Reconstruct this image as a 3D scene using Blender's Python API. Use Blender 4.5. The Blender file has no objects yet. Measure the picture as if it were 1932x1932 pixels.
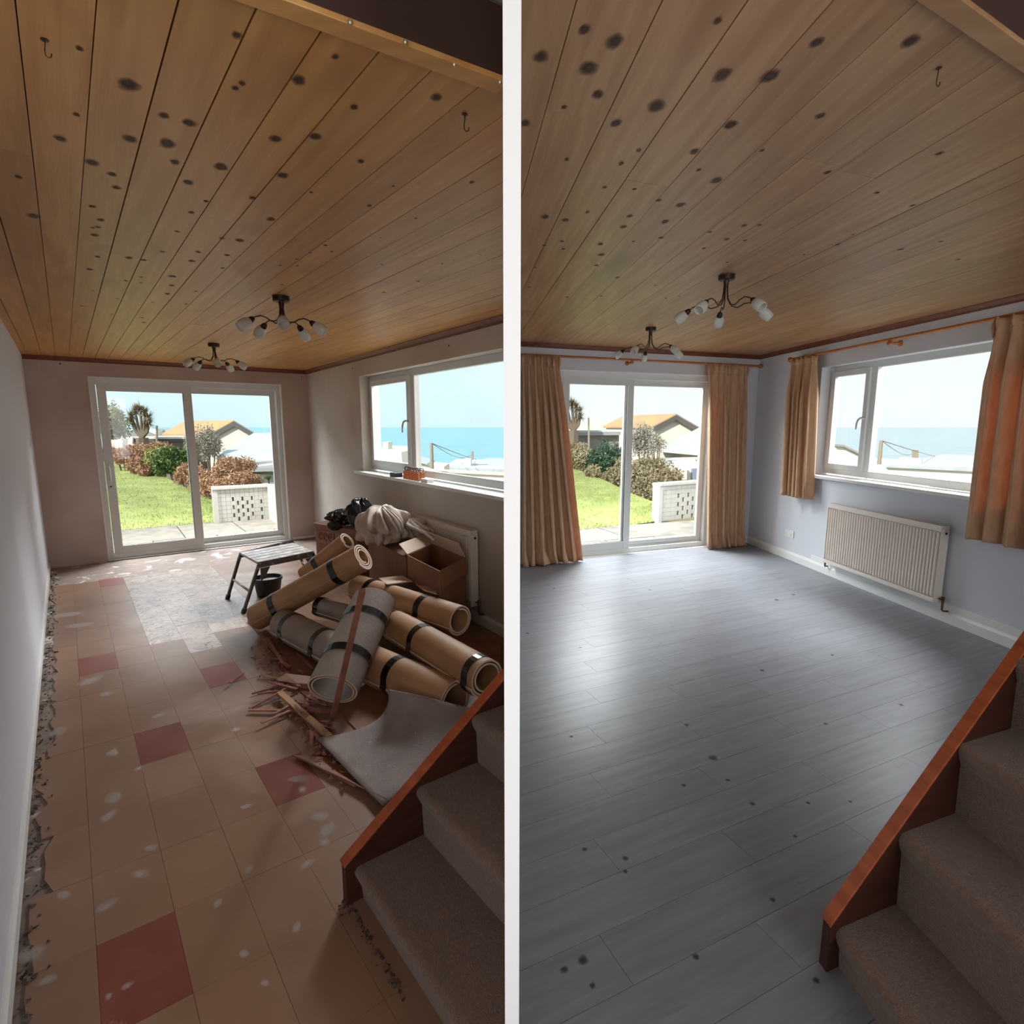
import bpy, bmesh, math, random
from mathutils import Vector, Matrix
random.seed(7)
C0 = bpy.context.scene.collection
SC = bpy.context.scene
# ---------------------------------------------------------------- camera, sky, sun, lamps, exposure
F = 1040.0; TH = 0.154; H = 1.55
cam = bpy.data.objects.new('camera', bpy.data.cameras.new('camera')); C0.objects.link(cam)
cam.location = (0, 0, H); cam.rotation_euler = (math.pi/2 - TH, 0, 0)
cam.data.sensor_width = 36; cam.data.lens = F/1932*36; cam.data.clip_start = .05; cam.data.clip_end = 40000
SC.camera = cam
SC.view_settings.view_transform = 'Standard'; SC.view_settings.look = 'None'
SC.view_settings.exposure = 0.5; SC.view_settings.gamma = 1.0; SC.view_settings.use_curve_mapping = False
SC.cycles.max_bounces = 10; SC.cycles.diffuse_bounces = 6; SC.cycles.transparent_max_bounces = 16
SC.cycles.sample_clamp_indirect = 6; SC.cycles.caustics_reflective = False; SC.cycles.caustics_refractive = False

def world():
    w = bpy.data.worlds.new('sky'); SC.world = w; w.use_nodes = True; nt = w.node_tree; nt.nodes.clear()
    N = nt.nodes.new; L = nt.links.new
    out = N('ShaderNodeOutputWorld'); bg = N('ShaderNodeBackground'); tc = N('ShaderNodeTexCoord'); sp = N('ShaderNodeSeparateXYZ')
    L(tc.outputs['Generated'], sp.inputs[0])
    r = N('ShaderNodeMapRange'); r.inputs[1].default_value = 0; r.inputs[2].default_value = .5; L(sp.outputs[2], r.inputs[0])
    cr = N('ShaderNodeValToRGB'); L(r.outputs[0], cr.inputs[0])
    cr.color_ramp.elements[0].color = (.60, .82, .90, 1); cr.color_ramp.elements[1].color = (.42, .66, .84, 1)
    e = cr.color_ramp.elements.new(.12); e.color = (.66, .86, .92, 1)
    nz = N('ShaderNodeTexNoise'); mp = N('ShaderNodeMapping'); mp.inputs['Scale'].default_value = (2.2, 2.2, 7)
    L(tc.outputs['Generated'], mp.inputs[0]); L(mp.outputs[0], nz.inputs['Vector']); nz.inputs['Scale'].default_value = 1.6; nz.inputs['Detail'].default_value = 6
    # the cloud bank lies over the eastern (right-hand) half of the sky
    m1 = N('ShaderNodeMapRange'); m1.inputs[1].default_value = -.15; m1.inputs[2].default_value = .15; L(sp.outputs[0], m1.inputs[0])
    m2 = N('ShaderNodeMath'); m2.operation = 'MULTIPLY_ADD'; L(m1.outputs[0], m2.inputs[0]); m2.inputs[1].default_value = .95; m2.inputs[2].default_value = -.42
    m3 = N('ShaderNodeMath'); m3.operation = 'ADD'; L(m2.outputs[0], m3.inputs[0]); L(nz.outputs[0], m3.inputs[1])
    m4 = N('ShaderNodeMapRange'); m4.inputs[1].default_value = .3; m4.inputs[2].default_value = 1.0; L(m3.outputs[0], m4.inputs[0])
    mx = N('ShaderNodeMixRGB'); L(m4.outputs[0], mx.inputs[0]); L(cr.outputs[0], mx.inputs[1]); mx.inputs[2].default_value = (.80, .86, .87, 1)
    L(mx.outputs[0], bg.inputs[0]); bg.inputs[1].default_value = .85; L(bg.outputs[0], out.inputs[0])
world()

def lamp(name, kind, loc, aim, energy, col, size=1, sy=None):
    d = bpy.data.lights.new(name, kind); d.energy = energy; d.color = col
    if kind == 'AREA':
        d.shape = 'RECTANGLE'; d.size = size; d.size_y = sy or size
    if kind == 'SUN': d.angle = .02
    o = bpy.data.objects.new(name, d); C0.objects.link(o); o.location = loc
    o.rotation_euler = (Vector(aim) - Vector(loc)).to_track_quat('-Z', 'Y').to_euler()
    return o
lamp('sun', 'SUN', (0, 0, 30), (6.5, 6.0, 30-6.2), 4.6, (1, .93, .82))
# added fill lamps: behind the camera, and out of view above the glazing outside
lamp('hall_fill', 'AREA', (-.38, -1.4, 1.5), (-1.7, 3.5, 2.3), 17, (1, .93, .86), 1.3, 1.6)
lamp('hall_fill', 'AREA', (2.2, -1.4, 1.5), (2.2, 3.5, 1.9), 42, (.97, .97, 1), 1.8, 1.6)
lamp('door_fill', 'AREA', (-4.9, 8.2, 3.5), (-3.3, 5.4, 0), 400, (.95, .98, 1), 2.4, 1.6)
lamp('window_fill', 'AREA', (-.62, 6.5, 3.0), (-2.1, 4.4, .1), 130, (.92, .97, 1), 1.7, 1.0)
lamp('door_fill', 'AREA', (.95, 8.4, 3.6), (2.2, 5.0, 0), 560, (.93, .97, 1), 2.4, 1.6)
lamp('window_fill', 'AREA', (5.0, 5.2, 3.3), (2.2, 4.4, .1), 300, (.93, .97, 1), 1.8, 1.2)

# ---------------------------------------------------------------- measuring the photograph
_c, _s = math.cos(TH), math.sin(TH)
def ray(u, v):
    x = (u-966)/F; y = -(v-966)/F
    return (x, _c+y*_s, -_s+y*_c)
def G(u, v, z=0.0):            # the point of height z seen at a pixel
    d = ray(u, v); t = (z-H)/d[2]; return Vector((d[0]*t, d[1]*t, z))
def S(u, v, y):                # the point at distance y seen at a pixel
    d = ray(u, v); t = y/d[1]; return Vector((d[0]*t, y, H+d[2]*t))
class Wall:
    def __init__(w, A, B):
        w.A = Vector((A[0], A[1], 0)); d = Vector((B[0], B[1], 0))-w.A; w.L = d.length; w.e = d.normalized()
        w.n = Vector((w.e.y, -w.e.x, 0)); w.ang = math.atan2(w.e.y, w.e.x)
    def p(w, s, z, o=0.0): return w.A + w.e*s + w.n*o + Vector((0, 0, z))
    def at(w, u, v, o=0.0):
        d = Vector(ray(u, v)); A = w.A+w.n*o; t = A.dot(w.n)/(d.x*w.n.x+d.y*w.n.y)
        q = d*t; return ((q-A).dot(w.e), H+q.z)
L0 = (-5.129, 5.948); CL = (-2.783, 7.675); LR = (-.02, 3.868); LL = (-1.1, .94)
RL = (.02, 6.103); CR = (3.177, 7.287); RR = (3.80, .98)
LB = Wall(L0, CL); LW2 = Wall(CL, LR); LWL = Wall(L0, LL); RB = Wall(RL, CR); RW = Wall(CR, RR)
LWL.n = -LWL.n
ZL, ZR = 2.294, 2.443
TP = .012                      # half thickness of the partition between the two rooms

# ---------------------------------------------------------------- mesh helpers
class MB:
    def __init__(m): m.v = []; m.f = []; m.mi = []
    def add(m, vs, fs):
        k = len(m.v); m.v += [Vector(q) for q in vs]; m.f += [tuple(i+k for i in f) for f in fs]
    def hexa(m, a):            # 8 corners: bottom 4 ccw then top 4
        m.add(a, [(0, 3, 2, 1), (4, 5, 6, 7), (0, 1, 5, 4), (1, 2, 6, 5), (2, 3, 7, 6), (3, 0, 4, 7)])
    def box(m, x0, y0, z0, x1, y1, z1):
        m.hexa([(x0, y0, z0), (x1, y0, z0), (x1, y1, z0), (x0, y1, z0), (x0, y0, z1), (x1, y0, z1), (x1, y1, z1), (x0, y1, z1)])
    def wbox(m, w, s0, z0, s1, z1, o0, o1):   # box in a wall's own frame
        P = w.p
        m.hexa([P(s0, z0, o0), P(s1, z0, o0), P(s1, z0, o1), P(s0, z0, o1), P(s0, z1, o0), P(s1, z1, o0), P(s1, z1, o1), P(s0, z1, o1)])
    def wclip(m, w, s0, z0, s1, z1, o0, o1, cl):   # wall box cut off in plan at half planes
        pl = [(w.p(a, 0, b).x, w.p(a, 0, b).y) for a, b in ((s0, o0), (s1, o0), (s1, o1), (s0, o1))]
        for q in cl: pl = clip(pl, *q)
        if len(pl) > 2: m.prism([Vector((x, y, z0)) for x, y in pl], (0, 0, z1-z0))
    def prism(m, poly, vec):
        n = len(poly); vec = Vector(vec); P = [Vector(q) for q in poly]
        m.add(P+[q+vec for q in P], [tuple(range(n))[::-1], tuple(range(n, 2*n))]+[(i, (i+1) % n, n+(i+1) % n, n+i) for i in range(n)])
    def tube(m, path, r, n=8, cap=True):
        P = [Vector(q) for q in path]; R = r if isinstance(r, (list, tuple)) else [r]*len(P); k = len(m.v); ref = None
        for i, q in enumerate(P):
            t = (P[min(i+1, len(P)-1)]-P[max(i-1, 0)]).normalized()
            if ref is None: ref = Vector((0, 0, 1)) if abs(t.z) < .9 else Vector((1, 0, 0))
            a = (ref-t*ref.dot(t)).normalized(); b = t.cross(a); ref = a
            for j in range(n):
                g = 2*math.pi*j/n; m.v.append(q+(a*math.cos(g)+b*math.sin(g))*R[i])
        for i in range(len(P)-1):
            for j in range(n):
                m.f.append((k+i*n+j, k+i*n+(j+1) % n, k+(i+1)*n+(j+1) % n, k+(i+1)*n+j))
        if cap: m.f.append(tuple(k+j for j in range(n))[::-1]); m.f.append(tuple(k+(len(P)-1)*n+j for j in range(n)))
    def lathe(m, prof, M=None, n=20):        # prof: (r, h) along local z
        M = M or Matrix(); k = len(m.v)
        for r, h in prof:
            for j in range(n):
                g = 2*math.pi*j/n; m.v.append(M @ Vector((r*math.cos(g), r*math.sin(g), h)))
        for i in range(len(prof)-1):
            for j in range(n):
                m.f.append((k+i*n+j, k+i*n+(j+1) % n, k+(i+1)*n+(j+1) % n, k+(i+1)*n+j))
    def grid(m, fn, nu, nv):
        k = len(m.v)
        for j in range(nv+1):
            for i in range(nu+1): m.v.append(Vector(fn(i/nu, j/nv)))
        for j in range(nv):
            for i in range(nu):
                a = k+j*(nu+1)+i; m.f.append((a, a+1, a+nu+2, a+nu+1))
    def build(m, name, mat, parent=None, smooth=False, bevel=0, solid=0, kind=None, label=None, cat=None, group=None, fix=True):
        me = bpy.data.meshes.new(name)
        if parent is not None:
            I = parent.matrix_basis if parent.parent is None else parent.parent.matrix_basis @ parent.matrix_basis
            I = I.inverted(); vs = [I @ q for q in m.v]
        else: vs = m.v
        me.from_pydata([tuple(q) for q in vs], [], m.f)
        if fix:
            b = bmesh.new(); b.from_mesh(me); bmesh.ops.recalc_face_normals(b, faces=b.faces); b.to_mesh(me); b.free()
        me.materials.append(mat)
        if smooth:
            me.polygons.foreach_set('use_smooth', [True]*len(me.polygons))
        o = bpy.data.objects.new(name, me); C0.objects.link(o)
        if parent is not None: o.parent = parent
        if solid:
            q = o.modifiers.new('thick', 'SOLIDIFY'); q.thickness = solid; q.offset = 0
        if bevel:
            q = o.modifiers.new('edge', 'BEVEL'); q.width = bevel; q.segments = 2; q.limit_method = 'ANGLE'
        if kind: o['kind'] = kind
        tag(o, label, cat, group)
        return o
def tag(o, label=None, cat=None, group=None, kind=None):
    if label: o['label'] = label
    if cat: o['category'] = cat
    if group: o['group'] = group
    if kind: o['kind'] = kind
    return o
def thing(name, loc, label=None, cat=None, group=None, rz=0, kind=None, parent=None):
    o = bpy.data.objects.new(name, None); C0.objects.link(o); o.location = loc; o.rotation_euler = (0, 0, rz); o.empty_display_size = .1
    if parent: o.parent = parent
    o.matrix_basis = Matrix.Translation(Vector(loc)) @ Matrix.Rotation(rz, 4, 'Z')
    return tag(o, label, cat, group, kind)
def copy_tree(o, parent=None):
    c = o.copy(); C0.objects.link(c); c.parent = parent
    for ch in list(o.children): copy_tree(ch, c)
    return c
def clip(poly, a, b, c):       # keep a*x+b*y<=c
    out = []
    for i in range(len(poly)):
        p, q = poly[i], poly[(i+1) % len(poly)]; dp = a*p[0]+b*p[1]-c; dq = a*q[0]+b*q[1]-c
        if dp <= 0: out.append(p)
        if dp*dq < 0:
            t = dp/(dp-dq); out.append((p[0]+(q[0]-p[0])*t, p[1]+(q[1]-p[1])*t))
    return out

# ---------------------------------------------------------------- materials
def lin(c):
    f = lambda x: (x/12.92 if x <= .04045 else ((x+.055)/1.055)**2.4)
    return tuple(f(v/255) for v in c)+(1,)
def material(name, col, rough=.6, col2=None, scale=4, stretch=(1, 1, 1), detail=5, lo=.35, hi=.65, bump=0, bscale=60, rnd=0, metal=0, spec=.5,
             layers=(), world=False, trans=0, sheen=0, tcol=None):
    m = bpy.data.materials.new(name); m.use_nodes = True; nt = m.node_tree; N = nt.nodes.new; L = nt.links.new
    b = nt.nodes['Principled BSDF']; b.inputs['Roughness'].default_value = rough; b.inputs['Metallic'].default_value = metal
    b.inputs['Specular IOR Level'].default_value = spec
    if sheen: b.inputs['Sheen Weight'].default_value = sheen
    b.inputs['Base Color'].default_value = lin(col)
    if world: vec = N('ShaderNodeNewGeometry').outputs['Position']
    else: vec = N('ShaderNodeTexCoord').outputs['Object']
    cur = None
    def noise(sc, st, det=5, dist=0):
        mp = N('ShaderNodeMapping'); mp.inputs['Scale'].default_value = st; L(vec, mp.inputs[0])
        if not world:
            oi = N('ShaderNodeObjectInfo'); cm = N('ShaderNodeCombineXYZ'); mu = N('ShaderNodeMath'); mu.operation = 'MULTIPLY'; mu.inputs[1].default_value = 37
            L(oi.outputs['Random'], mu.inputs[0]); L(mu.outputs[0], cm.inputs[0]); L(mu.outputs[0], cm.inputs[1]); L(cm.outputs[0], mp.inputs['Location'])
        nz = N('ShaderNodeTexNoise'); nz.inputs['Scale'].default_value = sc; nz.inputs['Detail'].default_value = det
        nz.inputs['Distortion'].default_value = dist
        L(mp.outputs[0], nz.inputs['Vector']); return nz.outputs[0]
    if col2:
        fac = N('ShaderNodeMapRange'); fac.inputs[1].default_value = lo; fac.inputs[2].default_value = hi; L(noise(scale, stretch, detail), fac.inputs[0])
        mx = N('ShaderNodeMixRGB'); L(fac.outputs[0], mx.inputs[0]); mx.inputs[1].default_value = lin(col); mx.inputs[2].default_value = lin(col2); cur = mx.outputs[0]
    for (c3, sc, st, l, h, dist) in layers:      # stains: noise thresholded patches of another colour
        fac = N('ShaderNodeMapRange'); fac.inputs[1].default_value = l; fac.inputs[2].default_value = h; L(noise(sc, st, 6, dist), fac.inputs[0])
        mx = N('ShaderNodeMixRGB'); L(fac.outputs[0], mx.inputs[0]); mx.inputs[2].default_value = lin(c3)
        if cur is None: mx.inputs[1].default_value = lin(col)
        else: L(cur, mx.inputs[1])
        cur = mx.outputs[0]
    if rnd:
        oi = N('ShaderNodeObjectInfo'); mr = N('ShaderNodeMapRange'); L(oi.outputs['Random'], mr.inputs[0]); mr.inputs[3].default_value = 1-rnd; mr.inputs[4].default_value = 1+rnd
        hs = N('ShaderNodeHueSaturation'); L(mr.outputs[0], hs.inputs['Value'])
        if cur is None: hs.inputs['Color'].default_value = lin(col)
        else: L(cur, hs.inputs['Color'])
        cur = hs.outputs[0]
    if cur is not None: L(cur, b.inputs['Base Color'])
    if bump:
        bp = N('ShaderNodeBump'); bp.inputs['Strength'].default_value = bump; bp.inputs['Distance'].default_value = .01
        L(noise(bscale, stretch if bscale < 100 else (1, 1, 1)), bp.inputs['Height']); L(bp.outputs[0], b.inputs['Normal'])
    if trans:
        tr = N('ShaderNodeBsdfTranslucent'); ms = N('ShaderNodeMixShader'); ms.inputs[0].default_value = trans
        if tcol: tr.inputs[0].default_value = lin(tcol)
        elif cur is not None: L(cur, tr.inputs[0])
        else: tr.inputs[0].default_value = lin(col)
        L(b.outputs[0], ms.inputs[1]); L(tr.outputs[0], ms.inputs[2]); L(ms.outputs[0], nt.nodes['Material Output'].inputs[0])
    return m
def glass_mat(name, tint=(1, 1, 1), gl=.04):
    m = bpy.data.materials.new(name); m.use_nodes = True; nt = m.node_tree; nt.nodes.clear(); N = nt.nodes.new; L = nt.links.new
    o = N('ShaderNodeOutputMaterial'); t = N('ShaderNodeBsdfTransparent'); t.inputs[0].default_value = (*tint, 1); g = N('ShaderNodeBsdfGlossy'); g.inputs['Roughness'].default_value = .03
    x = N('ShaderNodeMixShader'); x.inputs[0].default_value = gl; L(t.outputs[0], x.inputs[1]); L(g.outputs[0], x.inputs[2]); L(x.outputs[0], o.inputs[0]); return m
def alpha_mat(name, col, inner=1.0, rough=.6):    # soft edged stain or knot, fades out through a vertex attribute
    m = bpy.data.materials.new(name); m.use_nodes = True; nt = m.node_tree; N = nt.nodes.new; L = nt.links.new
    b = nt.nodes['Principled BSDF']; b.inputs['Base Color'].default_value = lin(col); b.inputs['Roughness'].default_value = rough
    a = N('ShaderNodeAttribute'); a.attribute_name = 'fade'; mu = N('ShaderNodeMath'); mu.operation = 'MULTIPLY'; mu.inputs[1].default_value = inner
    L(a.outputs['Fac'], mu.inputs[0]); L(mu.outputs[0], b.inputs['Alpha']); return m
M = {}
ORD = ['first', 'second', 'third', 'fourth', 'fifth', 'sixth', 'seventh', 'eighth']
M['pineL'] = material('knotty pine, amber', (196, 146, 84), .42, (180, 128, 68), 3, (.6, 9, 9), rnd=.10, bump=.05, bscale=20, layers=(((150, 92, 46), 1.3, (1, 4, 4), .60, .8, 0),))
M['pineR'] = material('knotty pine, pale', (172, 132, 92), .45, (152, 110, 70), 3, (.6, 9, 9), rnd=.08, bump=.05, bscale=20, layers=(((138, 92, 56), 1.3, (1, 4, 4), .60, .8, 0),))
M['groove'] = material('dark groove', (48, 24, 12), .9)
M['knot'] = alpha_mat('pine knot', (58, 34, 20), .92)
M['iron'] = material('bronzed metal', (62, 46, 38), .4, metal=.6)
M['cornice'] = material('stained cornice', (120, 62, 30), .45, (92, 44, 20), 6, (1, 8, 8))
M['plasterL'] = material('bare plaster', (196, 180, 172), .85, (174, 154, 142), 1.3, detail=6, lo=.42, hi=.7, bump=.06, bscale=30, world=True,
                         layers=(((132, 98, 76), .9, (1, 1, .6), .60, .78, .4),))
M['plasterR'] = material('bare plaster by window', (196, 190, 182), .85, (180, 164, 148), 1.2, lo=.45, hi=.72, bump=.05, bscale=30, world=True)
M['paintL'] = material('pale grey paint', (205, 206, 212), .7, bump=.03, bscale=40)
M['paintR'] = material('white emulsion', (203, 206, 212), .75, bump=.02, bscale=40)
M['white'] = material('white gloss paint', (222, 222, 218), .35)
M['upvc'] = material('white upvc', (208, 210, 208), .3)
M['gasket'] = material('black gasket', (30, 30, 32), .6)
M['pane'] = glass_mat('window glass', gl=.018)
M['tile'] = material('worn vinyl tile', (142, 110, 87), .40, (127, 94, 71), 2.5, lo=.35, hi=.7, rnd=.05, bump=.08, bscale=25, world=True,
                     layers=(((176, 150, 134), 1.1, (1, 1, 1), .52, .72, .5), ((196, 190, 184), 3.2, (1, 1, 1), .70, .76, .8)))
M['tile_red'] = material('red vinyl tile', (132, 72, 58), .42, (118, 62, 48), 6, rnd=.08, bump=.06, bscale=25, layers=(((190, 160, 140), 7, (1, 1, 1), .70, .76, .6),))
M['tile_white'] = material('tile with pale adhesive residue', (182, 162, 148), .33, (152, 132, 118), 9, lo=.4, hi=.66, rnd=.05, bump=.5, bscale=30,
                           layers=(((84, 70, 62), 9, (2.6, 1, 1), .60, .63, 2.5),))
M['screed'] = material('rough screed', (142, 122, 108), .7, (116, 104, 96), 9, bump=.4, bscale=30, world=True, layers=(((206, 200, 190), 5, (1, 1, 1), .60, .66, .8),))
M['rubble'] = material('broken screed', (92, 82, 74), .9, (46, 38, 34), 30, bump=.6, bscale=50)
M['plank'] = material('grey oak laminate', (130, 133, 138), .36, (118, 120, 125), 2.4, (1, 10, 10), rnd=.045, bump=.05, bscale=30,
                      layers=(((138, 141, 147), 2.0, (1.0, 14, 14), .58, .85, .4), ((98, 98, 102), 1.6, (1.4, 8, 8), .66, .86, .6)))
M['joint'] = material('laminate joint', (112, 114, 119), .6)
M['concrete'] = material('concrete', (150, 146, 138), .9, (128, 124, 116), 3)
M['render'] = material('exterior render', (225, 225, 220), .9)
M['stringer'] = material('varnished stair string', (176, 92, 52), .35, (150, 72, 38), 5, (1, 1, 9))
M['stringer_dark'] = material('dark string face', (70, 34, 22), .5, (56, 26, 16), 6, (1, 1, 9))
M['carpet'] = material('beige stair carpet', (122, 94, 78), .95, (106, 81, 66), 90, bump=.8, bscale=220, sheen=.25)
M['kraft'] = material('kraft backed underlay', (176, 136, 98), .6, (158, 118, 82), 3, (1, 1, 3), bump=.1, bscale=20)
M['grey_roll'] = material('grey underlay', (150, 138, 128), .75, (134, 122, 112), 6, bump=.2, bscale=60)
M['felt'] = material('felt underlay sheet', (146, 134, 130), .9, (130, 119, 115), 8, bump=.5, bscale=120, layers=(((188, 168, 128), 28, (1, 1, 1), .70, .74, .5),))
M['strap'] = material('black tape', (20, 18, 18), .28)
M['paper_edge'] = material('pale roll edge', (206, 186, 166), .8)
M['batten'] = material('pinkish batten', (164, 112, 92), .7, (136, 88, 70), 8, (1, 1, 1))
M['cardboard'] = material('brown cardboard', (140, 98, 70), .8, (120, 80, 56), 3)
M['card_in'] = material('cardboard inside', (196, 172, 150), .8)
M['hardboard'] = material('brown hardboard', (138, 92, 60), .55, (112, 70, 44), 4, bump=.1)
M['chest'] = material('carved wooden chest', (142, 90, 60), .5, (118, 70, 44), 5, (1, 1, 6))
M['sheet'] = material('cotton dust sheet', (206, 196, 184), .9, (186, 172, 158), 5, trans=.1)
M['bag'] = material('black plastic sack', (16, 16, 18), .28)
M['alu'] = material('paint splashed aluminium', (172, 166, 160), .45, (206, 204, 200), 14, lo=.5, hi=.6, metal=.15)
M['alu_dark'] = material('dark metal leg', (84, 76, 72), .45, (150, 142, 136), 16, lo=.58, hi=.68, metal=.3)
M['rubber'] = material('black rubber', (22, 22, 24), .7)
M['bucket'] = material('black bucket', (34, 34, 38), .4)
M['paint_white'] = material('white paint', (222, 222, 228), .3)
M['rad'] = material('cream radiator enamel', (216, 208, 198), .35)
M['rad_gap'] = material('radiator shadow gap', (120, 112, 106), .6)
M['brass'] = material('tarnished brass', (96, 72, 50), .4, metal=.7)
M['frost'] = material('frosted glass shade', (232, 232, 226), .25, trans=.45)
M['curtain'] = material('beige lined curtain', (204, 168, 134), .85, (192, 154, 118), 30, (1, 1, .3), bump=.1, bscale=150, trans=.2, sheen=.1, tcol=(226, 150, 84))
M['curtain_edge'] = material('cream lining', (222, 210, 192), .85, trans=.3)
M['pole'] = material('honey pine pole', (184, 112, 52), .4, (158, 90, 38), 6, (1, 1, 1))
M['socket'] = material('white plastic', (224, 224, 220), .35)
M['black'] = material('black plastic', (18, 18, 18), .5)
M['orange'] = material('orange clamp plastic', (168, 98, 52), .45)
M['steel'] = material('screw steel', (190, 180, 150), .35, metal=.8)
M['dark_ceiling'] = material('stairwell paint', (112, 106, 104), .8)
M['fascia'] = material('dark fascia', (60, 34, 22), .6)  # shade on the stair opening's far face, put into the colour
# outdoors
M['grass'] = material('mown grass', (158, 166, 100), .9, (134, 148, 80), 1.2, bump=.8, bscale=70, world=True, layers=(((176, 186, 104), 2.2, (1, 1, 1), .55, .75, .4),))
M['earth'] = material('winter ground', (132, 128, 96), .95, (112, 102, 78), .3, world=True)
M['slab'] = material('stone paving slab', (132, 127, 116), .8, (112, 108, 98), 5, rnd=.06, bump=.2, bscale=20)
M['blockwall'] = material('white painted blocks', (172, 171, 163), .8, rnd=.03)
M['leaf_green'] = material('glossy green leaves', (98, 126, 52), .5, (56, 88, 36), 3, rnd=.1)
M['leaf_dark'] = material('blue green leaves', (70, 104, 70), .5, (40, 70, 44), 3, rnd=.1)
M['leaf_brown'] = material('russet hedge leaves', (184, 150, 120), .8, (156, 118, 88), 2.5, rnd=.1)
M['leaf_olive'] = material('dull olive leaves', (158, 148, 116), .8, (130, 120, 90), 2.5, rnd=.1)
M['leaf_grey'] = material('grey twiggy foliage', (164, 160, 146), .85, (138, 134, 122), 3, rnd=.1)
M['leaf_pale'] = material('straw green foliage', (160, 160, 100), .8, (126, 132, 78), 3, rnd=.1)
M['bark'] = material('grey bark', (112, 102, 88), .9)
M['roof_pale'] = material('pale slate roof', (196, 206, 210), .7, (178, 190, 196), 2)
M['roof_orange'] = material('lichened tile roof', (172, 140, 112), .85, (186, 152, 104), .8)
M['roof_grey'] = material('grey slate', (150, 152, 152), .7)
M['tarmac'] = material('dark fascia board', (84, 84, 84), .7)
M['wall_pale'] = material('pale render', (214, 210, 200), .9)
M['wall_white'] = material('white render', (238, 236, 228), .9)
M['wall_grey'] = material('grey stone', (142, 136, 128), .9, (122, 116, 110), 4)
M['glassdark'] = material('far window glass', (96, 106, 118), .2)
M['solar'] = material('solar panel', (128, 140, 160), .25)
M['wood_grey'] = material('weathered pole wood', (150, 140, 126), .9)

def sea_mat():
    m = material('sea water', (132, 196, 214), .55, None)
    nt = m.node_tree; N = nt.nodes.new; L = nt.links.new; g = N('ShaderNodeNewGeometry'); sp = N('ShaderNodeSeparateXYZ'); L(g.outputs['Position'], sp.inputs[0])
    dv = N('ShaderNodeMath'); dv.operation = 'DIVIDE'; L(sp.outputs[0], dv.inputs[0]); L(sp.outputs[1], dv.inputs[1])
    mr = N('ShaderNodeMapRange'); mr.inputs[1].default_value = -.05; mr.inputs[2].default_value = .5; L(dv.outputs[0], mr.inputs[0])
    nz = N('ShaderNodeTexNoise'); mp = N('ShaderNodeMapping'); mp.inputs['Scale'].default_value = (.002, .02, 1); L(g.outputs['Position'], mp.inputs[0]); L(mp.outputs[0], nz.inputs['Vector']); nz.inputs['Detail'].default_value = 4
    mx = N('ShaderNodeMixRGB'); L(mr.outputs[0], mx.inputs[0]); mx.inputs[1].default_value = lin((122, 174, 190)); mx.inputs[2].default_value = lin((158, 176, 182))
    m2 = N('ShaderNodeMapRange'); m2.inputs[1].default_value = .45; m2.inputs[2].default_value = .75; L(nz.outputs[0], m2.inputs[0])
    m3 = N('ShaderNodeMath'); m3.operation = 'MULTIPLY'; m3.inputs[1].default_value = .35; L(m2.outputs[0], m3.inputs[0])
    mw = N('ShaderNodeMixRGB'); L(m3.outputs[0], mw.inputs[0]); L(mx.outputs[0], mw.inputs[1]); mw.inputs[2].default_value = lin((190, 208, 214))
    b = nt.nodes['Principled BSDF']; L(mw.outputs[0], b.inputs['Base Color']); return m
M['sea'] = sea_mat()

# ================================================================ THE SHELL
def struct(mb, name, mat, parent=None, **k): return mb.build(name, mat, parent, kind='structure', **k)
CD = LB.e; DD = LWL.e                      # left room: across, and towards the camera
CE = RB.e; DE = RW.e
L0v, CRv = Vector((*L0, 0)), Vector((*CR, 0))

# --- partition between the two rooms, seen end-on
m = MB(); m.box(-TP, .8, -.3, TP, 6.2, 2.75); struct(m, 'wall_middle', material('white party wall', (250, 250, 250), .6))
# --- left room walls
m = MB(); T = -.22
m.wbox(LB, -.2, -.3, .54, 2.75, T, 0); m.wbox(LB, 2.56, -.3, LB.L, 2.75, T, 0); m.wbox(LB, .54, 2.09, 2.56, 2.75, T, 0); m.wbox(LB, .54, -.3, 2.56, -.002, T, 0)
wLB = struct(m, 'wall_back', M['plasterL'])
WS0, WS1, WZ0, WZ1 = 1.93, LW2.L-.02, 1.06, 2.085
PCL = [(1, 0, -TP-.001)]
m = MB(); m.wbox(LW2, 0, -.3, WS0, 2.75, T, 0); m.wclip(LW2, WS0, -.3, WS1, WZ0, T, 0, PCL); m.wclip(LW2, WS0, WZ1, WS1, 2.75, T, 0, PCL); m.wclip(LW2, WS1, -.3, LW2.L, 2.75, T, 0, PCL)
wLR = struct(m, 'wall_right', M['plasterR'])
m = MB(); m.wbox(LWL, -.2, -.3, LWL.L, 2.75, -.2, 0); wLL = struct(m, 'wall_left', M['paintL'])
# hall behind the camera
m = MB(); m.hexa([(-1.3, -2, -.3), (-1.1, -2, -.3), (-1.1, .94, -.3), (-1.3, .94, -.3), (-1.3, -2, 2.75), (-1.1, -2, 2.75), (-1.1, .94, 2.75), (-1.3, .94, 2.75)])
struct(m, 'wall_hall', M['paintL'])
m = MB(); m.box(-1.3, -2.2, -.3, 4.2, -2, 2.75); struct(m, 'wall_front', M['paintR'])
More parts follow.
